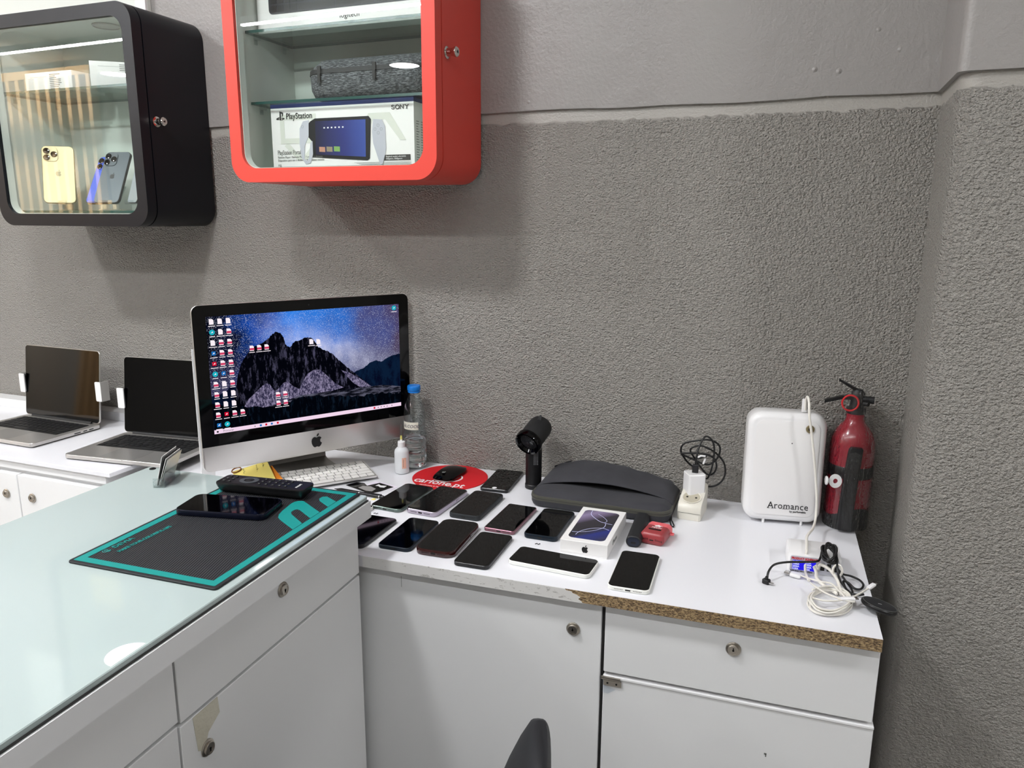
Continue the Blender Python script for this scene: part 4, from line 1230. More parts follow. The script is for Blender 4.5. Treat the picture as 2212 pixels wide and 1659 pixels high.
tm_ = MB().slab(.026, .0055, .0026, [(.0256, 0), (.0262, 0)], cy=-.018, seg=5)
obj('slot', tm_, 'black_gloss', t, loc=(0, .006, 0))
text('case_lettering', 'TECH', .0085, 'print_white', t, Matrix.Translation((-.0115, -.0045, .0257)), shear=.3)
obj('case_emblem', MB().poly([(-.008, .002), (-.003, .004), (0, .0075), (.003, .004), (.009, .003), (.004, .0), (.006, -.003), (0, -.001), (-.005, -.003), (-.004, .0)], .0255, .0260), 'print_white', t, loc=(.001, .0065, 0), angle=0)
gr = MB()
for s in (-1, 1):
    for k in range(6): gr.box(s * (.0078 + .0025 * k) - .0005, s * (.0078 + .0025 * k) + .0005, -.0338, -.0325, .0135 - .0003 * k, .0175 - .0004 * k)
gr.box(-.004, .004, -.0338, -.0325, .0125, .0150)
obj('slits', gr, 'dark_metal', t, loc=(0, .0002, -.003))

# ------------------------------------------------------------------ socket adapter with plug
t = thing('socket_adapter', 'cream wall socket extension block standing beside the sleeve', 'socket', (-.1245, -.1120, .7502), R(-5))
# wedge with a sloped face that carries two round sockets
w_ = .0248
pf = [(-.036, .0), (.052, .0), (.052, .058), (.046, .0605), (-.028, .0370), (-.035, .0315), (-.038, .020)]
rg = []
for x, ins in ((-w_, .004), (-w_ + .004, 0), (w_ - .004, 0), (w_, .004)):
    cyy = sum(p[0] for p in pf) / len(pf); czz = .028
    rg.append([(x, cyy + (p[0] - cyy) * (1 - ins / .045), max(0.0002 if p[1] == 0 else 0, czz + (p[1] - czz) * (1 - ins / .045)) if p[1] else 0.0002) for p in pf])
obj('block', MB().loft(rg), 'cream_plastic', t, angle=40)
sl = Vector((0, .074, .0235)).normalized()
nrm = Vector((0, -sl.z, sl.y))
for nm, f_ in (('socket_well', .24), ('socket_well', .80)):
    pz = Vector((0, -.028, .0372)) + sl * (.0776 * f_)
    m_ = frame(tuple(pz + nrm * .0003), (1, 0, 0), tuple(sl))
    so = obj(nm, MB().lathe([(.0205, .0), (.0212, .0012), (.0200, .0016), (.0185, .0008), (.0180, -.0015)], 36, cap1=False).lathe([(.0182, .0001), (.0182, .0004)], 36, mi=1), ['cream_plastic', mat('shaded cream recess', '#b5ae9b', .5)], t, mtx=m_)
    if f_ < .5:
        obj('contact', MB().lathe([(.0025, .0004), (.0025, .0008)], 14, -.0095, 0).lathe([(.0025, .0004), (.0025, .0008)], 14, .0095, 0), 'dark_metal', so)
obj('seam', MB().box(-.0246, .0246, -.0385, -.0379, .0165, .0169), 'print_grey', t)
obj('mains_cord', MB().tube(smooth_path([(-.018, .050, .012), (-.028, .072, .022), (-.031, .090, .022), (-.029, .104, .012)], 8), .003, 8), 'cream_plastic', t)

t = thing('charger_plug', 'white square phone charger plugged into the cream socket block', 'charger', (-.1245, -.0925, .7935), R(28))
obj('body', MB().slab(.0385, .0385, .0055, [(.0, .0012), (.0012, 0), (.0455, 0), (.0470, .0010)], seg=5), 'white_plastic', t)
obj('prong', MB().lathe([(.0024, -.004), (.0024, .0)], 10, -.0085, .004).lathe([(.0024, -.004), (.0024, .0)], 10, .0085, .004), 'steel', t)
def cable(name, label, cat, paths, rad, m_, group=None, base=None):
    base = base or tuple(paths[0][0])
    t = thing(name, label, cat, base, 0, group)
    for nm, pts in [('cord', p) for p in paths]:
        o = obj(nm, MB().tube([tuple(Vector(p) - Vector(base)) for p in smooth_path(pts, 8)], rad, 8), m_, t, angle=60)
    return t
bx, by, bz = -.1235, -.0930, .841
t = thing('usb_cable', 'black looped cable plugged into the white charger', 'cable', (bx, by, bz))
obj('plug', MB().slab(.013, .0075, .0012, [(.0, .0005), (.0005, 0), (.0175, 0), (.0185, .001)], seg=3), 'black_matt', t, rot=(0, 0, R(-5)))
pth = [(0, 0, .018), (.001, .002, .035), (.004, .010, .055), (.014, .022, .068), (.026, .028, .062), (.032, .030, .045), (.031, .034, .015), (.026, .038, -.010),
       (.018, .042, -.020), (-.002, .046, -.004), (-.020, .046, .010), (-.032, .044, .030), (-.026, .042, .046), (-.004, .040, .054), (.022, .040, .058), (.040, .038, .050), (.042, .037, .034), (.034, .036, .018), (.018, .036, .010),
       (-.010, .038, .018), (-.030, .036, .026), (-.020, .034, .029), (.010, .034, .031), (.030, .034, .026), (.038, .036, .010), (.034, .040, -.006), (.024, .042, -.012), (.012, .044, -.004), (-.004, .046, .016),
       (-.014, .046, .034), (.004, .044, .044), (.030, .042, .036), (.050, .040, .018), (.055, .036, -.004), (.048, .034, -.022), (.034, .034, -.032), (.018, .036, -.034)]
pth = pth[:3] + [(.006 + (x - .006) * 1.14, y, z + (z - .012) * .16) for x, y, z in pth[3:]]
obj('cord', MB().tube(smooth_path(pth, 8), .0021, 8), 'cable_black', t, angle=60)
obj('far_plug', MB().tube([(.004, .033, .024), (.012, .034, .028), (.020, .035, .030)], .0034, 8).tube([(.004, .0335, .024), (.001, .0335, .021)], .002, 6), 'black_matt', t)
obj('strain_relief', MB().tube([(.018, .030, .030), (.008, .030, .030), (.002, .030, .026)], .0022, 8).tube([(.018, .030, .024), (.014, .030, .012)], .0022, 8), 'white_plastic', t)

# ------------------------------------------------------------------ scent diffuser
t = thing('scent_diffuser', 'white upright scent diffuser box with rounded corners and Aromance lettering', 'diffuser', (.0600, -.1080, .7502), .124)
dw, dh = .157, .235
tl_ = .079
m0 = Matrix.Translation((0, 0, .007)) @ Matrix.Rotation(-.04, 4, 'X')
def up(mb): return lift(mb, lambda a, b, c: (a, -c, b + dh / 2))
obj('shell', up(MB().slab(dw, dh, .028, [(.002, .012), (.0, .006), (-.006, .001), (-.014, 0), (-.052, 0), (-.060, .003), (-.063, .009)], seg=10)), 'white_plastic', t, mtx=m0, angle=50)
obj('front_panel', up(MB().slab(dw - .030, dh - .030, .018, [(.0018, .001), (.0034, 0), (.0040, .0015)], seg=8)), mat('warm white plastic', '#ebe9e8', .27), t, mtx=m0, angle=50)
obj('seam', up(MB().slab(dw + .0004, dh + .0004, .028, [(-.0300, 0), (-.0308, 0)], seg=10)), 'edge_grey', t, mtx=m0)
fm = MB()
for x in (-.035, .042): fm.lathe([(.0028, -.007), (.0028, .003)], 12, x, .006)
for x in (-.035, .042): fm.lathe([(.0028, -.0045), (.0028, .003)], 12, x, .052)
obj('foot', fm, 'white_plastic', t, loc=(0, 0, .0075))
nz_ = up(MB().lathe([(.0085, .0035), (.0085, .0062), (.0070, .0068), (.0066, .0060)], 28, .043, dh / 2 - .030).lathe([(.0050, .0062), (.0050, .0072)], 20, .043, dh / 2 - .030))
obj('nozzle', nz_, mat('brassy ring', '#9c8f70', .3, .7), t, mtx=m0)
obj('nozzle_hole', up(MB().lathe([(.0036, .0068), (.0036, .0075)], 16, .043, dh / 2 - .030)), 'dark_metal', t, mtx=m0)
obj('indicator', up(MB().lathe([(.0012, .0040), (.0012, .0043)], 12, .010, .055)), 'dark_metal', t, mtx=m0)
# serif lettering built from an upright face plus slab serifs
tx = text('diffuser_lettering', 'Aromance', .0205, 'print_black', t, m0 @ frame((-.030, -.0045, .030), (1, 0, 0), (0, 0, 1)), sx=.92, spacing=1.04)
sf = MB()
for x in (-.0303, -.0222): sf.box(x, x + .0052, -.0047, -.0044, .0298, .0306)
for x in (-.0150, .0012, .0050, .0098, .0250): sf.box(x - .0008, x + .0030, -.0047, -.0044, .0298, .0305)
obj('serifs', sf, 'print_black', t, mtx=m0)
text('diffuser_small_text', 'by parfumable', .0058, 'print_black', t, m0 @ frame((.015, -.0045, .0235), (1, 0, 0), (0, 0, 1)), bold=.0001)
kk = MB(); n_ = 28
kk.ring([(.0125 * math.cos(2 * PI * i / n_), .0145 * math.sin(2 * PI * i / n_)) for i in range(n_)], [(.0045 * math.cos(2 * PI * i / n_), .0052 * math.sin(2 * PI * i / n_)) for i in range(n_)], (-.0012, .0012))
kk = lift(kk, lambda a, b, c: (a, c, b))
kk.box(-.0165, -.0115, -.0012, .0012, -.004, .004)
kk.add(*(lambda q: (q.v, q.f))(lift(MB().lathe([(.0085, -.0190), (.0095, -.0170), (.0085, -.0150)], 20), lambda a, b, c: (c, a, b))))
obj('key', kk, 'white_plastic', t, mtx=m0 @ Matrix.Translation((dw / 2 + .0185, -.020, .103)))

t = thing('diffuser_cable', 'flat white cable looping over the front of the scent diffuser to the charger', 'cable', (.0945, -.114, .985))
B_ = Vector((.0945, -.114, .985))
pp = [(.0905, -.080, .998), (.0900, -.086, 1.020), (.0915, -.098, 1.030), (.0945, -.112, 1.022), (.0970, -.1235, .995), (.1040, -.1235, .960), (.1120, -.1235, .915), (.1190, -.1235, .870), (.1250, -.1235, .825), (.1265, -.1250, .797), (.1255, -.136, .783), (.1220, -.165, .781), (.1160, -.205, .786), (.1090, -.238, .7915), (.1035, -.262, .7915), (.1020, -.300, .7915), (.1010, -.3240, .7905), (.1000, -.3300, .776), (.1010, -.345, .757), (.106, -.372, .7545)]
obj('cord', MB().tube([tuple(p - B_) for p in smooth_path(pp, 8)], .0026, 8), 'cable_white', t, angle=60)
obj('plug', MB().slab(.0105, .006, .0015, [(0, 0), (.026, 0), (.028, .001)], seg=3), 'white_plastic', t, loc=tuple(Vector((.0885, -.079, .9935)) - B_), rot=(0, 0, .124))

# ------------------------------------------------------------------ fire extinguisher
t = thing('fire_extinguisher', 'small dark red fire extinguisher wrapped in clear film, in the corner', 'fire extinguisher', (.1895, -.0560, .7502), R(0))
er = .0435
M['ext_red'] = mat('dark red enamel', '#8c1226', .25, coat=.4)
obj('cylinder', MB().lathe([(.030, .0), (.040, .002), (er, .010), (er, .178), (.0415, .192), (.036, .205), (.027, .218), (.0200, .226), (.0175, .234), (.0175, .246)], 48), 'ext_red', t, angle=40)
tb_ = MB(); rg = []
for z, w in ((.0008, 0), (.010, .0), (.050, 0)):
    rg.append([((er + .0006) * math.cos(2 * PI * i / 48), (er + .0006) * math.sin(2 * PI * i / 48), z + (0 if z < .02 else (-.022 * (1 + math.sin(2 * PI * i / 48 * 2 + .6)) / 2))) for i in range(48)])
obj('base_skirt', MB().loft(rg, cap1=False), 'black_matt', t)
obj('band', MB().lathe([(er + .0004, .112), (er + .0009, .113), (er + .0009, .136), (er + .0004, .137)], 48, cap0=False, cap1=False), 'black_plastic', t)
ls = MB(); random.seed(11)
for k in range(34):
    z = .050 + k * .0026 if k < 24 else .142 + (k - 24) * .0028
    a0_ = -58 + (4 if k % 5 == 0 else 0) + (10 if k < 4 else 0); a1_ = a0_ + random.uniform(28, 38)
    ls.loft([[((er + .0012) * math.cos(R(a0_ + (a1_ - a0_) * i / 8)), (er + .0012) * math.sin(R(a0_ + (a1_ - a0_) * i / 8)), zz) for i in range(9)] for zz in (z, z + .0009)], cap0=False, cap1=False, closed=False)
obj('label_print', ls, mat('pale red print', '#c98a90', .5), t)
obj('hose', MB().loft([[(x + px, y - .051, z) for x, y in rrect(w, .011, .0045, 4)] for z, px, w in ((.006, -.006, .026), (.008, -.006, .031), (.06, -.005, .030), (.12, -.002, .029), (.172, .001, .028), (.180, .002, .027), (.184, .002, .022))]), 'black_plastic', t, angle=50)
obj('valve', MB().lathe([(.0185, .244), (.0190, .246), (.0190, .254), (.014, .258), (.0125, .270), (.0125, .288), (.008, .294)], 28).tube([(0, 0, .274), (.032, -.004, .274)], .0075, 14).tube([(.012, -.012, .268), (.02, -.018, .268)], .005, 10), 'black_matt', t, angle=40)
obj('upper_lever', MB().loft([[(.014, -.006, .288), (.014, .006, .288), (.014, .006, .282), (.014, -.006, .282)], [(-.014, -.007, .302), (-.014, .007, .302), (-.014, .007, .296), (-.014, -.007, .296)], [(-.038, -.006, .314), (-.038, .006, .314), (-.038, .006, .310), (-.038, -.006, .310)]]), 'black_plastic', t)
obj('lower_lever', MB().loft([[(.0, -.006, .282), (.0, .006, .282), (.0, .006, .272), (.0, -.006, .272)], [(-.030, -.007, .279), (-.030, .007, .279), (-.030, .007, .272), (-.030, -.007, .272)], [(-.062, -.006, .268), (-.062, .006, .268), (-.062, .006, .262), (-.062, -.006, .262)]]), 'black_plastic', t)
obj('pull_ring', MB().tube([(-.014 + .0155 * math.cos(a * PI / 12), -.018 - .002 * math.sin(a * PI / 12), .268 + .0165 * math.sin(a * PI / 12)) for a in range(24)], .0020, 8, closed=True), mat('red ring plastic', '#c8282c', .35), t)
ff = MB(); rg = []
random.seed(5)
for z, r in ((.003, er + .0025), (.04, er + .002), (.10, er + .0022), (.17, er + .002), (.20, .044), (.225, .034), (.25, .029), (.275, .026), (.295, .021)):
    rg.append([((r + random.uniform(-.0005, .0016)) * math.cos(2 * PI * i / 40) - (.004 if z > .2 else 0), (r + (.013 if 26 < i < 34 and z < .19 else 0) + random.uniform(-.0004, .0012)) * math.sin(2 * PI * i / 40), z) for i in range(40)])
fo = obj('plastic_film', MB().loft(rg, cap0=False, cap1=False), thin_glass('crinkled clear film', (.965, .965, .965, 1), 1.4, .04, (45, 1.0, .03, (1, 1, .30)), extra=.012), t, angle=60)

# ------------------------------------------------------------------ multi charger and cables
t = thing('usb_charging_station', 'white multi-port charging box with a small lit blue display', 'charger', (.1145, -.2960, .7502), R(2))
cw, cd, ch = .092, .078, .0345
obj('body', MB().slab(cw, cd, .010, [(0, .001), (.001, 0), (ch - .003, 0), (ch - .0008, .0012), (ch, .003)], seg=6), 'white_plastic', t)
obj('front_label', MB().slab(cw - .008, ch - .004, .003, [(0, 0), (.0004, 0)], seg=3), mat('silver label', '#bcbcc4', .35), t, mtx=frame((0, -cd / 2 - .0002, ch / 2), (1, 0, 0), (0, 0, 1)))
obj('lcd', MB().slab(.040, .0185, .0006, [(0, 0), (.0003, 0)], seg=1), emission('blue lcd', '#2a22e8', .95), t, mtx=frame((-.018, -cd / 2 - .0007, .0155), (1, 0, 0), (0, 0, 1)))
e_dig = emission('lcd digits', '#e8ecff', .95)
for k, (a_, b_) in enumerate((('04.52V', '00.0A'), ('1000A', '0000A'), ('2000A', '0000A'), ('0.00A', '000A'))):
    z = .0205 - k * .0046
    text('lcd_digits', a_, .0050, e_dig, t, frame((-.0375, -cd / 2 - .0012, z), (1, 0, 0), (0, 0, 1)), sx=.85, bold=.0001)
    text('lcd_digits', b_, .0050, e_dig, t, frame((-.0165, -cd / 2 - .0012, z), (1, 0, 0), (0, 0, 1)), sx=.85, bold=.0001)
text('label_heading', 'PRODUCT SCHEMATIC', .0058, 'print_red', t, frame((-.040, -cd / 2 - .0008, .0262), (1, 0, 0), (0, 0, 1)), sx=.80, bold=.0003)
text('label_caption', '8USB charger with a digital display', .0034, 'print_black', t, frame((-.0405, -cd / 2 - .0008, .0028), (1, 0, 0), (0, 0, 1)), sx=.8, bold=.0001)
for k in range(3): obj('usb_port', MB().box(.010 + .011 * k, .017 + .011 * k, -cd / 2 - .0009, -cd / 2 - .0004, .010, .024), 'dark_metal', t)

def multi(name, label, cat, base, paths, rad, m_):
    t = thing(name, label, cat, base, 0, 'tangled charging cables')
    Bv = Vector(base)
    for p in paths:
        obj('cord', MB().tube([tuple(Vector(q) - Bv) for q in smooth_path(p, 8)], rad, 8), m_, t, angle=60)
    return t
b0 = (.0349, -.398, .7502)
lead = [(.0349, -.3955, .7585), (.037, -.386, .768), (.046, -.371, .775), (.066, -.360, .778), (.095, -.353, .780), (.118, -.345, .781), (.124, -.338, .786), (.1275, -.322, .795), (.134, -.308, .799), (.144, -.306, .800), (.149, -.322, .799), (.1495, -.345, .796),
        (.143, -.364, .791), (.133, -.357, .789), (.127, -.338, .793), (.133, -.320, .797), (.142, -.318, .799), (.147, -.338, .797), (.147, -.358, .791), (.140, -.364, .789), (.130, -.348, .792), (.130, -.330, .797), (.138, -.322, .801), (.145, -.330, .801), (.150, -.352, .795), (.1505, -.372, .782),
        (.155, -.380, .768), (.162, -.385, .760), (.170, -.400, .755), (.175, -.398, .755), (.174, -.382, .756), (.166, -.362, .760), (.156, -.352, .770), (.152, -.350, .776), (.162, -.345, .764), (.178, -.334, .757), (.192, -.342, .755), (.196, -.360, .755), (.190, -.378, .755), (.180, -.381, .756),
        (.170, -.370, .760), (.162, -.372, .762), (.166, -.392, .757), (.176, -.401, .755), (.185, -.402, .755), (.193, -.401, .757)]
t = multi('micro_usb_cable', 'black bundled cable with a right-angle plug, over the charging box', 'cable', b0, [lead] + [[(.1385 + rx_ * math.cos(a_ * PI / 6 + p_) + .004 * math.sin(a_ * PI / 6), -.338 + ry_ * math.sin(a_ * PI / 6 + p_), .794 + dz_ + .006 * math.cos(a_ * PI / 6)) for a_ in range(13)]
                                                    for rx_, ry_, p_, dz_ in ((.013, .030, .4, .004), (.011, .024, 1.7, .007), (.015, .027, 2.6, .001))], .0020, 'cable_black')
obj('angle_plug', MB().slab(.0125, .011, .0025, [(0, .001), (.001, 0), (.0075, 0), (.0085, .001)], seg=3).tube([(0, 0, .008), (0, .001, .013)], .003, 8), 'black_matt', t, loc=(-.001, -.002, .0), rot=(0, 0, R(-30)))
obj('metal_tip', MB().box(.006, .0135, -.0028, .0028, .0030, .0050), 'steel', t, loc=(-.001, -.002, .0), rot=(0, 0, R(-30)))
tie = MB().tube([(.1515 + .0075 * math.cos(a * PI / 8), -.366 + .003 * math.sin(a * PI / 8), .778 + .010 * math.sin(a * PI / 8)) for a in range(16)], .0022, 6, closed=True)
obj('cable_tie', lift(tie, lambda a, b, c: (a - b0[0], b - b0[1], c - b0[2])), 'cable_white', t)

t = thing('wireless_charging_pad', 'round black charging pad hanging over the right end of the worktop', 'charging pad', (.2105, -.4425, .7552), 0, 'tangled charging cables', rot=(R(-3), R(14), R(20)))
obj('puck', MB().lathe([(.022, 0), (.0270, .001), (.0285, .003), (.0285, .006), (.0275, .0075)], 48), 'black_plastic', t)
obj('pad_face', MB().lathe([(.0262, .0076), (.0262, .0080), (.0258, .0081)], 48), 'black_soft', t)
obj('pad_rim', MB().tube([(.0262 * math.cos(a * PI / 24), .0262 * math.sin(a * PI / 24), .0080) for a in range(48)], .0003, 5, closed=True), 'print_grey', t)
obj('pad_mark', MB().box(-.003, .003, -.0004, .0004, .0081, .0083), 'print_white', t)
t['kind'] = t.get('kind', '') or 'thing'
del t['kind']

# white lightning coil
random.seed(21)
cc = Vector((.1365, -.446, .7545)); coil = []
turns = 6
for k in range(turns * 14 + 1):
    a = 2 * PI * k / 14 + 2.3
    wob = .0016 * math.sin(k * .73) + random.uniform(-.0008, .0008)
    rx = .0315 - .0018 * ((k // 14) % 3) + wob; ry = .0500 - .0026 * ((k // 14) % 4) + wob
    ang = R(-22)
    x = rx * math.cos(a); y = ry * math.sin(a)
    coil.append((cc.x + x * math.cos(ang) - y * math.sin(ang), cc.y + x * math.sin(ang) + y * math.cos(ang), .7535 + .0018 * (k // 14) + .0012 * math.sin(k * 1.3)))
band = [(.108, -.458, .764), (.125, -.468, .767), (.145, -.463, .768), (.164, -.446, .767), (.180, -.425, .766), (.1985, -.3955, .766)]
band2 = [(.106, -.405, .766), (.125, -.440, .769), (.150, -.455, .768), (.172, -.450, .764), (.168, -.440, .764)]
usb = [(.093, -.3605, .7565), (.1107, -.3693, .7565), (.1254, -.3815, .7600), (.1396, -.3962, .766), (.150, -.418, .766), (.160, -.440, .764)]
t = multi('lightning_cable', 'coiled white phone cable at the right end of the worktop', 'cable', (.1365, -.446, .7502), [coil + [(.108, -.430, .765)], band, band2, usb], .0016, 'cable_white')
def plug(parent, base, p, q, r1, r2, mA, mB, nm, tipl=.009):
    d = (Vector(q) - Vector(p)); L_ = d.length; d.normalize()
    u_ = Vector((0, 0, 1)).cross(d).normalized(); v_ = d.cross(u_)
    m = frame(tuple(Vector(p) - Vector(base)), tuple(u_), tuple(v_))
    obj(nm, MB().slab(r1 * 2, r2 * 2, min(r1, r2) * .8, [(0, r2 * .4), (L_ * .15, 0), (L_, 0)], seg=4), mA, parent, mtx=m)
    obj('metal_tip', MB().slab(r1 * 1.45, r2 * .9, .0006, [(L_, 0), (L_ + tipl, 0)], seg=2), mB, parent, mtx=m)
Bz = (.1365, -.446, .7502)
plug(t, Bz, (.1985, -.3955, .766), (.2100, -.3770, .7665), .0040, .0026, 'white_plastic', 'steel', 'phone_plug', .0065)
plug(t, Bz, (.150, -.4555, .768), (.172, -.444, .767), .0046, .0026, 'white_plastic', 'steel', 'micro_plug', .007)
plug(t, Bz, (.093, -.3605, .7550), (.0760, -.3545, .7550), .0075, .0036, 'white_plastic', 'steel', 'usb_plug', .011)
t = multi('flat_cable', 'short flat white cable arching beside the charging box', 'cable', (.130, -.36, .7502),
          [[(.118, -.3375, .770), (.121, -.342, .766), (.1265, -.337, .772), (.140, -.352, .772), (.150, -.378, .768), (.154, -.402, .762), (.156, -.415, .756)],
           [(.115, -.340, .768), (.1185, -.350, .762), (.119, -.365, .758), (.128, -.385, .757), (.150, -.41, .7545)]], .0030, 'cable_white')

for nm_, lb_, x, y, m_ in (('metal_clip', 'tiny dark clip lying in front of the dark blue-black phone', .0, 0, 'print_black'), ('metal_clip', 'tiny dark clip lying in front of the large green framed phone', 0, 0, 'print_black')):
    x, y = ((-.398, -.376) if 'blue-black' in lb_ else (-.778, -.340))
    o = obj(nm_, MB().tube([(-.005, 0, .001), (-.001, .001, .002), (.001, -.001, .001), (.005, .001, .002)], .0008, 6), m_, None, loc=(x, y, .7502), rot=(0, 0, R(12)))
    tag(o, lb_, 'clip')
o = obj('paper_scrap', MB().poly([(-.005, -.004), (.004, -.005), (.005, .003), (-.002, .006)], 0, .0006), 'yellow', None, loc=(-.826, -.262, .7502))
tag(o, 'tiny yellow paper scrap between the counter corner and the green framed phone', 'paper')

# ================================================================== chair
t = thing('swivel_chair', 'black swivel chair backrest seen edge-on in front of the desk cabinets', 'chair', (-.378, -.912, -.0), R(16.5))
# back cushion: curved pad in the x-z plane, seat towards -x
bk = MB(); rg = []
for k, (z, xc, th_, hw) in enumerate(((.42, .090, .014, .08), (.45, .086, .020, .09), (.50, .088, .026, .10), (.56, .099, .027, .105), (.61, .115, .025, .100), (.652, .129, .022, .090), (.682, .137, .017, .075), (.697, .140, .009, .05))):
    q = []
    for i in range(28):
        a = 2 * PI * i / 28
        cx_ = math.copysign(abs(math.cos(a)) ** .6, math.cos(a)); sy_ = math.copysign(abs(math.sin(a)) ** .6, math.sin(a))
        y = hw * sy_
        q.append((xc + th_ * cx_ - .10 * (y * y), y, z))
    rg.append(q)
bk.loft(rg)
obj('backrest', bk, 'black_soft', t, angle=60)
obj('backrest_support', MB().tube(smooth_path([(.112, 0, .60), (.125, 0, .50), (.10, 0, .42), (-.02, 0, .405)], 6), .014, 10), 'black_plastic', t)
obj('seat', MB().slab(.36, .38, .09, [(.43, .03), (.44, .005), (.465, 0), (.49, .008), (.50, .04)], cx=-.065, seg=8), 'black_soft', t, angle=60)
obj('gas_lift', MB().lathe([(.03, .08), (.03, .26), (.018, .26), (.018, .43)], 20, -.065, 0), 'chrome', t)
for k in range(5):
    a = 2 * PI * k / 5 + .3
    leg = obj('base_leg', MB().tube([(-.065, 0, .10), (-.065 + .11 * math.cos(a), .11 * math.sin(a), .09), (-.065 + .20 * math.cos(a), .20 * math.sin(a), .065)], [.024, .02, .014], 10), 'black_plastic', t)
    obj('caster', lift(MB().lathe([(.024, -.014), (.025, -.012), (.025, .012), (.024, .014)], 20), lambda p, q, r, a=a: (-.065 + .20 * math.cos(a) + p, .20 * math.sin(a) + r, q + .0255)), 'black_matt', leg)

# ================================================================== contents of the red cabinet
t = thing('game_device_box', 'white handheld console box with blue top edge in the red cabinet', 'box', wp(-.950, .100, 1.4978), -TH)
GW, GH, GD = .380, .1435, .092
obj('carton', MB().box(-GW / 2, GW / 2, -.065, GD - .066, .0004, GH - .008), 'white_card', t)
obj('lid_band', MB().box(-GW / 2 - .0004, GW / 2 + .0004, -.0654, GD - .0656, GH - .008, GH), 'navy', t)
F0 = -.0652
def fm_(x, z): return frame((x, F0 - .0003, z), (1, 0, 0), (0, 0, 1))
def ft_(x, z): return frame((x, F0 - .0009, z), (1, 0, 0), (0, 0, 1))
gs = MB()
gs.ring([(-.165 + .10, .055), (-.165 + .10, .12), (-.165, .12), (-.165, .055)], [(-.165 + .088, .067), (-.165 + .088, .108), (-.153, .108), (-.153, .067)], (0, .0002))
gs.poly([(.03, .02), (.075, .115), (.13, .115), (.17, .055), (.155, .055), (.118, .100), (.086, .100), (.045, .012)], 0, .0002)
gs.poly([(-.155, .05), (-.12, .018), (-.09, .018), (-.05, .06), (-.06, .068), (-.098, .03), (-.116, .03), (-.145, .058)], 0, .0002)
obj('pale_shapes', gs, 'print_pale', t, mtx=fm_(0, 0), angle=0)
ps = MB()
ps.poly([(-.0015, -.009), (.0022, -.0102), (.0022, .0062), (.0045, .0056), (.0052, .0035), (.0052, .001), (.0045, -.001), (.0058, -.0022), (.008, .001), (.0085, .0045), (.0075, .008), (-.0015, .0105)], 0, .0002)
ps.poly([(-.0028, -.0022), (-.0105, -.0050), (-.0118, -.0068), (-.0100, -.0082), (-.0028, -.0080), (-.0028, -.0065), (-.0075, -.0062), (-.0028, -.0045)], 0, .0002)
ps.poly([(.0035, -.0040), (.0095, -.0042), (.0122, -.0056), (.0116, -.0072), (.0035, -.0098), (.0035, -.0080), (.0085, -.0062), (.0035, -.0058)], 0, .0002)
obj('maker_emblem', ps, 'print_black', t, mtx=ft_(-.163, .118), angle=0)
text('box_heading', 'PlayStation', .0185, 'print_black', t, ft_(-.147, .1105), sx=.90, bold=.0003)
text('box_title', 'PlayStation Portal\u2122', .0150, 'print_grey', t, ft_(-.176, .0305), sx=.62)
text('box_caption', 'Remote Player / Remote Player / Lecteur à distance', .0068, 'print_grey', t, ft_(-.176, .0225), sx=.88)
text('box_caption', 'Dispositivo para uso à distância / Reprodutor remoto', .0068, 'print_grey', t, ft_(-.176, .0155), sx=.88)
text('box_caption', 'PS5', .0072, 'print_grey', t, ft_(-.176, .0035), sx=.9)
# SONY in slab serif strokes
sn = MB()
def st_(pts, w=.0014):
    for a_, b_ in zip(pts, pts[1:]):
        d = (Vector(b_) - Vector(a_)); n_ = Vector((-d.y, d.x)).normalized() * w / 2; e = d.normalized() * w * .35
        a2, b2 = Vector(a_) - e, Vector(b_) + e
        sn.poly([tuple(a2 + n_), tuple(b2 + n_), tuple(b2 - n_), tuple(a2 - n_)], 0, .0002)
def ell(cx, cy, rx, ry, n=16): return [(cx + rx * math.cos(2 * PI * i / n), cy + ry * math.sin(2 * PI * i / n)) for i in range(n + 1)]
st_([(.0075, .0065), (.0060, .0078), (.0030, .0082), (.0008, .0070), (.0008, .0055), (.0070, .0032), (.0074, .0015), (.0050, 0), (.0020, .0002), (.0004, .0018)])
st_(ell(.0150, .0041, .0046, .0041), .0018)
st_([(.0225, .0), (.0225, .0082), (.0300, .0), (.0300, .0082)], .0015); st_([(.0210, .0), (.0242, .0)], .0008); st_([(.0210, .0082), (.0235, .0082)], .0008); st_([(.0285, .0082), (.0315, .0082)], .0008)
st_([(.0345, .0082), (.0385, .0042), (.0425, .0082)], .0015); st_([(.0385, .0042), (.0385, 0)], .0018); st_([(.0330, .0082), (.0362, .0082)], .0008); st_([(.0410, .0082), (.0440, .0082)], .0008); st_([(.0368, 0), (.0402, 0)], .0008)
obj('maker_lettering', sn, 'print_black', t, mtx=ft_(.135, .121), angle=0)
pn = MB()
tri = [(-.085, .110), (.058, .110), (.064, .103), (.058, .018), (.052, .014), (-.096, .024), (-.098, .030), (-.096, .060), (-.110, .075), (-.108, .095), (-.098, .104)]
pn.poly(tri, .0003, .0007)
obj('pictured_device', pn, mat('black printed device', '#101218', .25), t, mtx=fm_(.018, -.001), angle=0)
gl_ = MB().poly([(-.118, .104), (-.102, .106), (-.104, .070), (-.116, .050), (-.118, .020), (-.112, .014), (-.106, .022), (-.100, .055), (-.094, .06), (-.094, .030), (-.102, .010), (-.116, .008), (-.126, .022), (-.130, .055), (-.128, .088)], .0004, .0008)
gl_.poly([(.070, .102), (.092, .100), (.100, .085), (.101, .035), (.092, .006), (.085, .002), (.068, .050), (.066, .075)], .0004, .0008)
obj('pictured_grips', gl_, mat('grey printed grips', '#b9bac4', .4), t, mtx=fm_(.018, 0), angle=0)
tt = NT('printed blue screen')
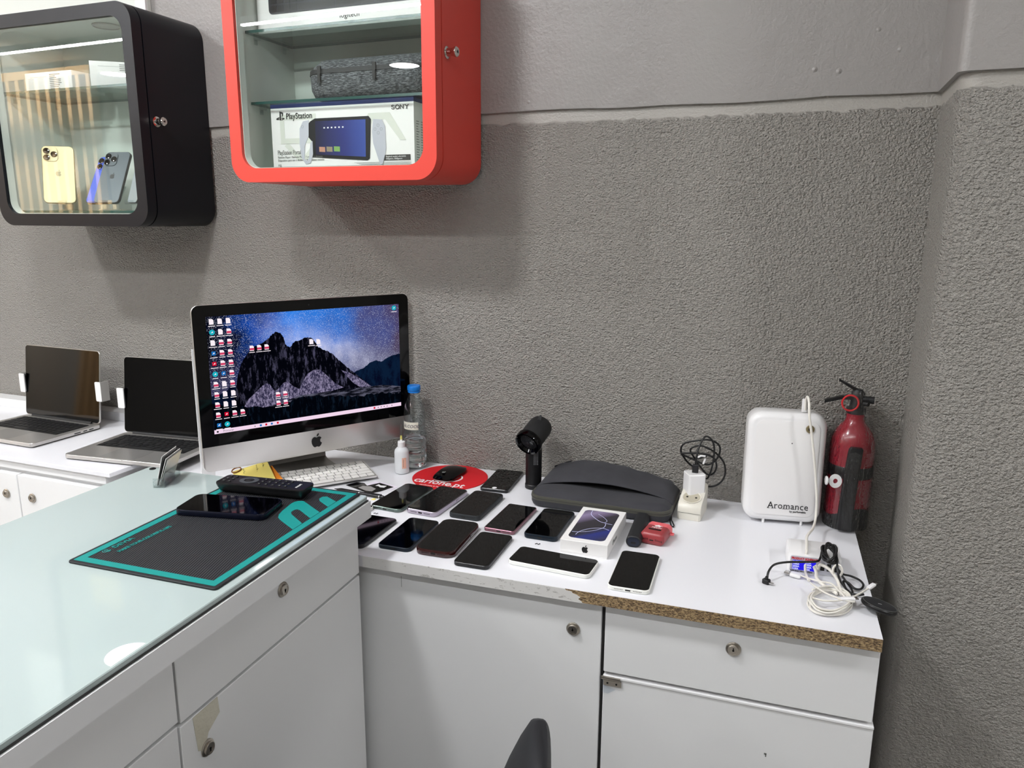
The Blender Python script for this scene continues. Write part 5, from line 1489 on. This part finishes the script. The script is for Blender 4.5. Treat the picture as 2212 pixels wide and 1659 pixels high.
sp = tt.n('ShaderNodeSeparateXYZ'); tt.l(tt.obj(), sp.inputs[0])
c1 = tt.ramp(tt.math('ADD', tt.math('MULTIPLY', sp.outputs[0], 7), .55), [(0, lin('#15183a')), (.5, lin('#252f78')), (1, lin('#3a55a8'))])
tt.bsdf(c1, .25)
sc2 = MB().poly([(-.084, .104), (.050, .103), (.048, .022), (-.086, .030)], .0008, .0010)
obj('pictured_screen', sc2, tt.m, t, mtx=fm_(.018, -.001), angle=0)
tl2 = MB()
for k in range(3): tl2.poly([(-.076 + .020 * k, .036), (-.060 + .020 * k, .035), (-.060 + .020 * k, .046), (-.076 + .020 * k, .047)], .0010, .0012, k)
for k in range(6): tl2.box(-.062 + .010 * k, -.058 + .010 * k, .087, .090, .0010, .0012, 3)
obj('pictured_tiles', tl2, [mat('tile orange', '#b9826a', .5), mat('tile tan', '#8d7f66', .5), mat('tile green', '#76a050', .5), 'print_white'], t, mtx=fm_(.018, -.001), angle=0)
bt = MB()
for a_ in ((-.120, .092), (.082, .088), (.074, .080), (.090, .080), (.082, .072)): bt.tube([(a_[0] + .0030 * math.cos(q * PI / 8), a_[1] + .0030 * math.sin(q * PI / 8), .0009) for q in range(16)], .0002, 4, closed=True)
obj('pictured_buttons', bt, 'print_grey', t, mtx=fm_(.018, 0))
nb_ = MB().box(.100, .180, .0100, .0220, .0003, .0006)
obj('notice_panel', nb_, 'print_black', t, mtx=fm_(0, .002), angle=0)
text('notice_text', 'Required, needed, erforderlich\nObligatoire, Obbligatorio', .0048, 'print_white', t, fm_(.118, .0188) @ Matrix.Translation((0, 0, .0007)), sx=.85)
fl = MB()
for k in range(4): fl.box(.035 + .006 * k, .182, .0075 - .0018 * k, .0079 - .0018 * k, .0002, .0004)
obj('fine_print', fl, 'print_grey', t, mtx=fm_(0, .001), angle=0)
sd = MB()
for j in range(2):
    for k in range(16): sd.box(.010 + .022 * j, .010 + .022 * j + random.uniform(.008, .014), .012 + .0055 * k, .0135 + .0055 * k, 0, .0003)
obj('side_print', sd, 'print_grey', t, mtx=frame((GW / 2 + .0003, -.065, 0), (0, 1, 0), (0, 0, 1)), angle=0)

t = thing('headset_case', 'grey mottled fabric carrying case on the middle shelf of the red cabinet', 'case', wp(-.880, .098, 1.6475), -TH)
tt = NT('grey melange fabric')
f_ = tt.noise(420, 3, .7, stretch=(.25, 1, 1.6))
c1 = tt.ramp(f_, [(.38, lin('#26282b')), (.50, lin('#4a4d50')), (.62, lin('#85888b'))])
b = tt.bsdf(c1, .85, 0, .2); tt.bump(b, f_, .3, .001)
cs = MB().slab(.330, .150, .055, [(0, .022), (.006, .010), (.022, .002), (.052, 0), (.072, .008), (.086, .024), (.092, .045)], seg=10)
obj('shell', cs, tt.m, t, angle=60)
obj('zip_band', MB().slab(.330, .150, .055, [(.054, .001), (.054, -.0012), (.064, -.0002), (.064, .004)], seg=10), mat('black zip tape', '#191b1e', .6), t)
zp = MB()
for x in (-.118, .025): zp.box(x, x + .009, -.079, -.075, .054, .070).box(x + .001, x + .008, -.080, -.077, .034, .054)
obj('zip_pull', zp, 'black_matt', t)

t = thing('keyboard_box', 'white keyboard box with a printed dark keyboard, top shelf of the red cabinet', 'box', wp(-.930, .120, 1.8025), -TH)
obj('carton', MB().box(-.243, .243, -.030, .015, .0004, .165), 'white_card', t)
kp = MB().slab(.440, .085, .010, [(0, 0), (.0004, 0)], seg=4)
obj('printed_keyboard', kp, mat('dark printed keyboard', '#23252d', .4), t, mtx=frame((.010, -.0303, .082), (1, 0, 0), (0, 0, 1)), angle=0)
kb2 = MB()
for r_ in range(4):
    x = -.203
    while x < .205:
        w = .0155 if not (r_ == 0 and -.143 < x < -.02) else .098
        kb2.box(x, min(x + w, .222), .0425 + .019 * r_, .0575 + .019 * r_, .0003, .0008); x += w + .003
obj('printed_keys', kb2, mat('near black printed keys', '#0c0d12', .3), t, mtx=frame((0, -.0304, 0), (1, 0, 0), (0, 0, 1)), angle=0)
text('maker_lettering', 'logitech', .0175, 'print_black', t, frame((-.020, -.0305, .018), (1, 0, 0), (0, 0, 1)), sx=.95)

# ================================================================== contents of the black cabinet
def stand(label, s, d, z, w=.055):
    t = thing('acrylic_stand', label, 'stand', wp(s, d, z), -TH, 'clear acrylic phone stands')
    a = MB().box(-w / 2, w / 2, -.030, .030, 0, .0025).box(-w / 2, w / 2, -.012, -.009, .0025, .018).box(-w / 2, w / 2, -.030, -.011, .016, .0185).box(-w / 2, w / 2, -.0325, -.030, .016, .026)
    a.loft([[(x, y, z_) for x, y, z_ in ((-w / 2, -.010, .018), (w / 2, -.010, .018), (w / 2, -.008, .018), (-w / 2, -.008, .018))], [(x, y, z_) for x, y, z_ in ((-w / 2, .016, .062), (w / 2, .016, .062), (w / 2, .018, .062), (-w / 2, .018, .062))]])
    obj('easel', a, 'acrylic', t)
    return t
def shown_phone(label, s, d, z, yaw, w, l, back, frame_m, cam=True, logo='print_black', lean=18):
    t = thing('display_phone', label, 'phone', wp(s, d, z), yaw - TH, 'phones standing in the black cabinet')
    m = Matrix.Rotation(R(90 - lean), 4, 'X')
    obj('body', MB().slab(w, l, .012, [(-.008, .001), (-.007, 0), (-.001, 0), (0, .0008)], cy=l / 2, seg=7), frame_m, t, mtx=m)
    obj('back_glass', MB().slab(w - .003, l - .003, .0105, [(.0, 0), (.0004, 0)], cy=l / 2, seg=7), back, t, mtx=m)
    if cam:
        cb = obj('camera_block', MB().slab(.036, .038, .010, [(.0004, 0), (.0018, 0), (.0022, .0005)], cx=-w / 2 + .022, cy=l - .024, seg=6), back, t, mtx=m)
        for k, (x, y) in enumerate(((-.009, .009), (-.009, -.009), (.009, 0))):
            obj('lens', MB().lathe([(.0080, .0022), (.0080, .0040), (.0070, .0043)], 24, -w / 2 + .022 + x, l - .024 + y), 'black_gloss', cb)
    obj('fruit_emblem', lift(fruit_mb(.016), lambda a, b, c: (a, b + l * .52, c + .0005)), logo, t, mtx=m, angle=0)
    return t
SZ = 1.3985
stand('clear stand under the gold phone, left in the black cabinet', -1.842, .150, SZ)
shown_phone('gold phone with three camera lenses, left in the black cabinet', -1.842, .1785, SZ + .0195, R(38), .0790, .157, mat('pale gold glass', '#d9cba0', .3, .2), mat('gold rim', '#8d8468', .3, .8), logo=mat('matt gold emblem', '#a79d80', .5, .3), lean=14)
M['blue_back'] = mat('bright blue phone back', '#4a68d8', .3)
M['graph'] = mat('graphite phone back', '#4c545a', .4, .2)
stand('clear stand under the blue phone in the black cabinet', -1.735, .128, SZ)
shown_phone('blue phone standing behind the graphite phone in the black cabinet', -1.735, .1565, SZ + .0195, R(8), .072, .146, 'blue_back', 'ph_navy', lean=30)
stand('clear stand under the graphite phone in the black cabinet', -1.660, .165, SZ)
shown_phone('graphite phone with dark camera block, leaning right in the black cabinet', -1.660, .1935, SZ + .0195, R(10), .075, .152, 'graph', 'ph_black', lean=28)
stand('clear stand under the edge-on black phone in the black cabinet', -1.585, .150, SZ, .04)
shown_phone('black phone turned nearly edge-on, rightmost in the black cabinet', -1.585, .1785, SZ + .0195, R(-24), .070, .150, mat('silver grey phone back', '#a9aeb0', .35), 'ph_black', cam=False, lean=18)
t = thing('price_card', 'small white printed card behind the graphite phone', 'card', wp(-1.610, .098, SZ), R(-30) - TH)
obj('card', MB().box(-.024, .024, -.0004, .0004, 0.0002, .045), 'white_card', t, rot=(R(-6), 0, 0))
pc_ = MB()
for k in range(4): pc_.box(-.018, .016 - .006 * (k % 2), -.0012, -.0006, .012 + .008 * k, .0145 + .008 * k)
obj('print', pc_, 'print_grey', t, rot=(R(-6), 0, 0))
def wbox(label, s, d, z, w, dp, h, yaw, lines):
    t = thing('product_box', label, 'box', wp(s, d, z), R(yaw) - TH, 'white product boxes on the glass shelf')
    obj('carton', MB().slab(w, dp, .001, [(.0003, .0003), (.0008, 0), (h - .0006, 0), (h, .0006)], seg=2), 'white_card', t)
    pm_ = MB()
    for k in range(lines): pm_.box(.005, .005 + random.uniform(.02, .045), -dp / 2 - .0004, -dp / 2, h - .008 - .0044 * k, h - .0062 - .0044 * k)
    pm_.box(-w / 2 + .02, -w / 2 + .08, -dp / 2 - .0004, -dp / 2, h - .012, h - .0115)
    obj('print', pm_, 'print_grey', t)
    return t
wbox('flat white box with a printed label, left on the glass shelf of the black cabinet', -1.838, .125, 1.7047, .170, .10, .050, 0, 9)
t = wbox('white box turned at an angle, right on the glass shelf of the black cabinet', -1.640, .120, 1.7047, .130, .090, .064, 36, 4)
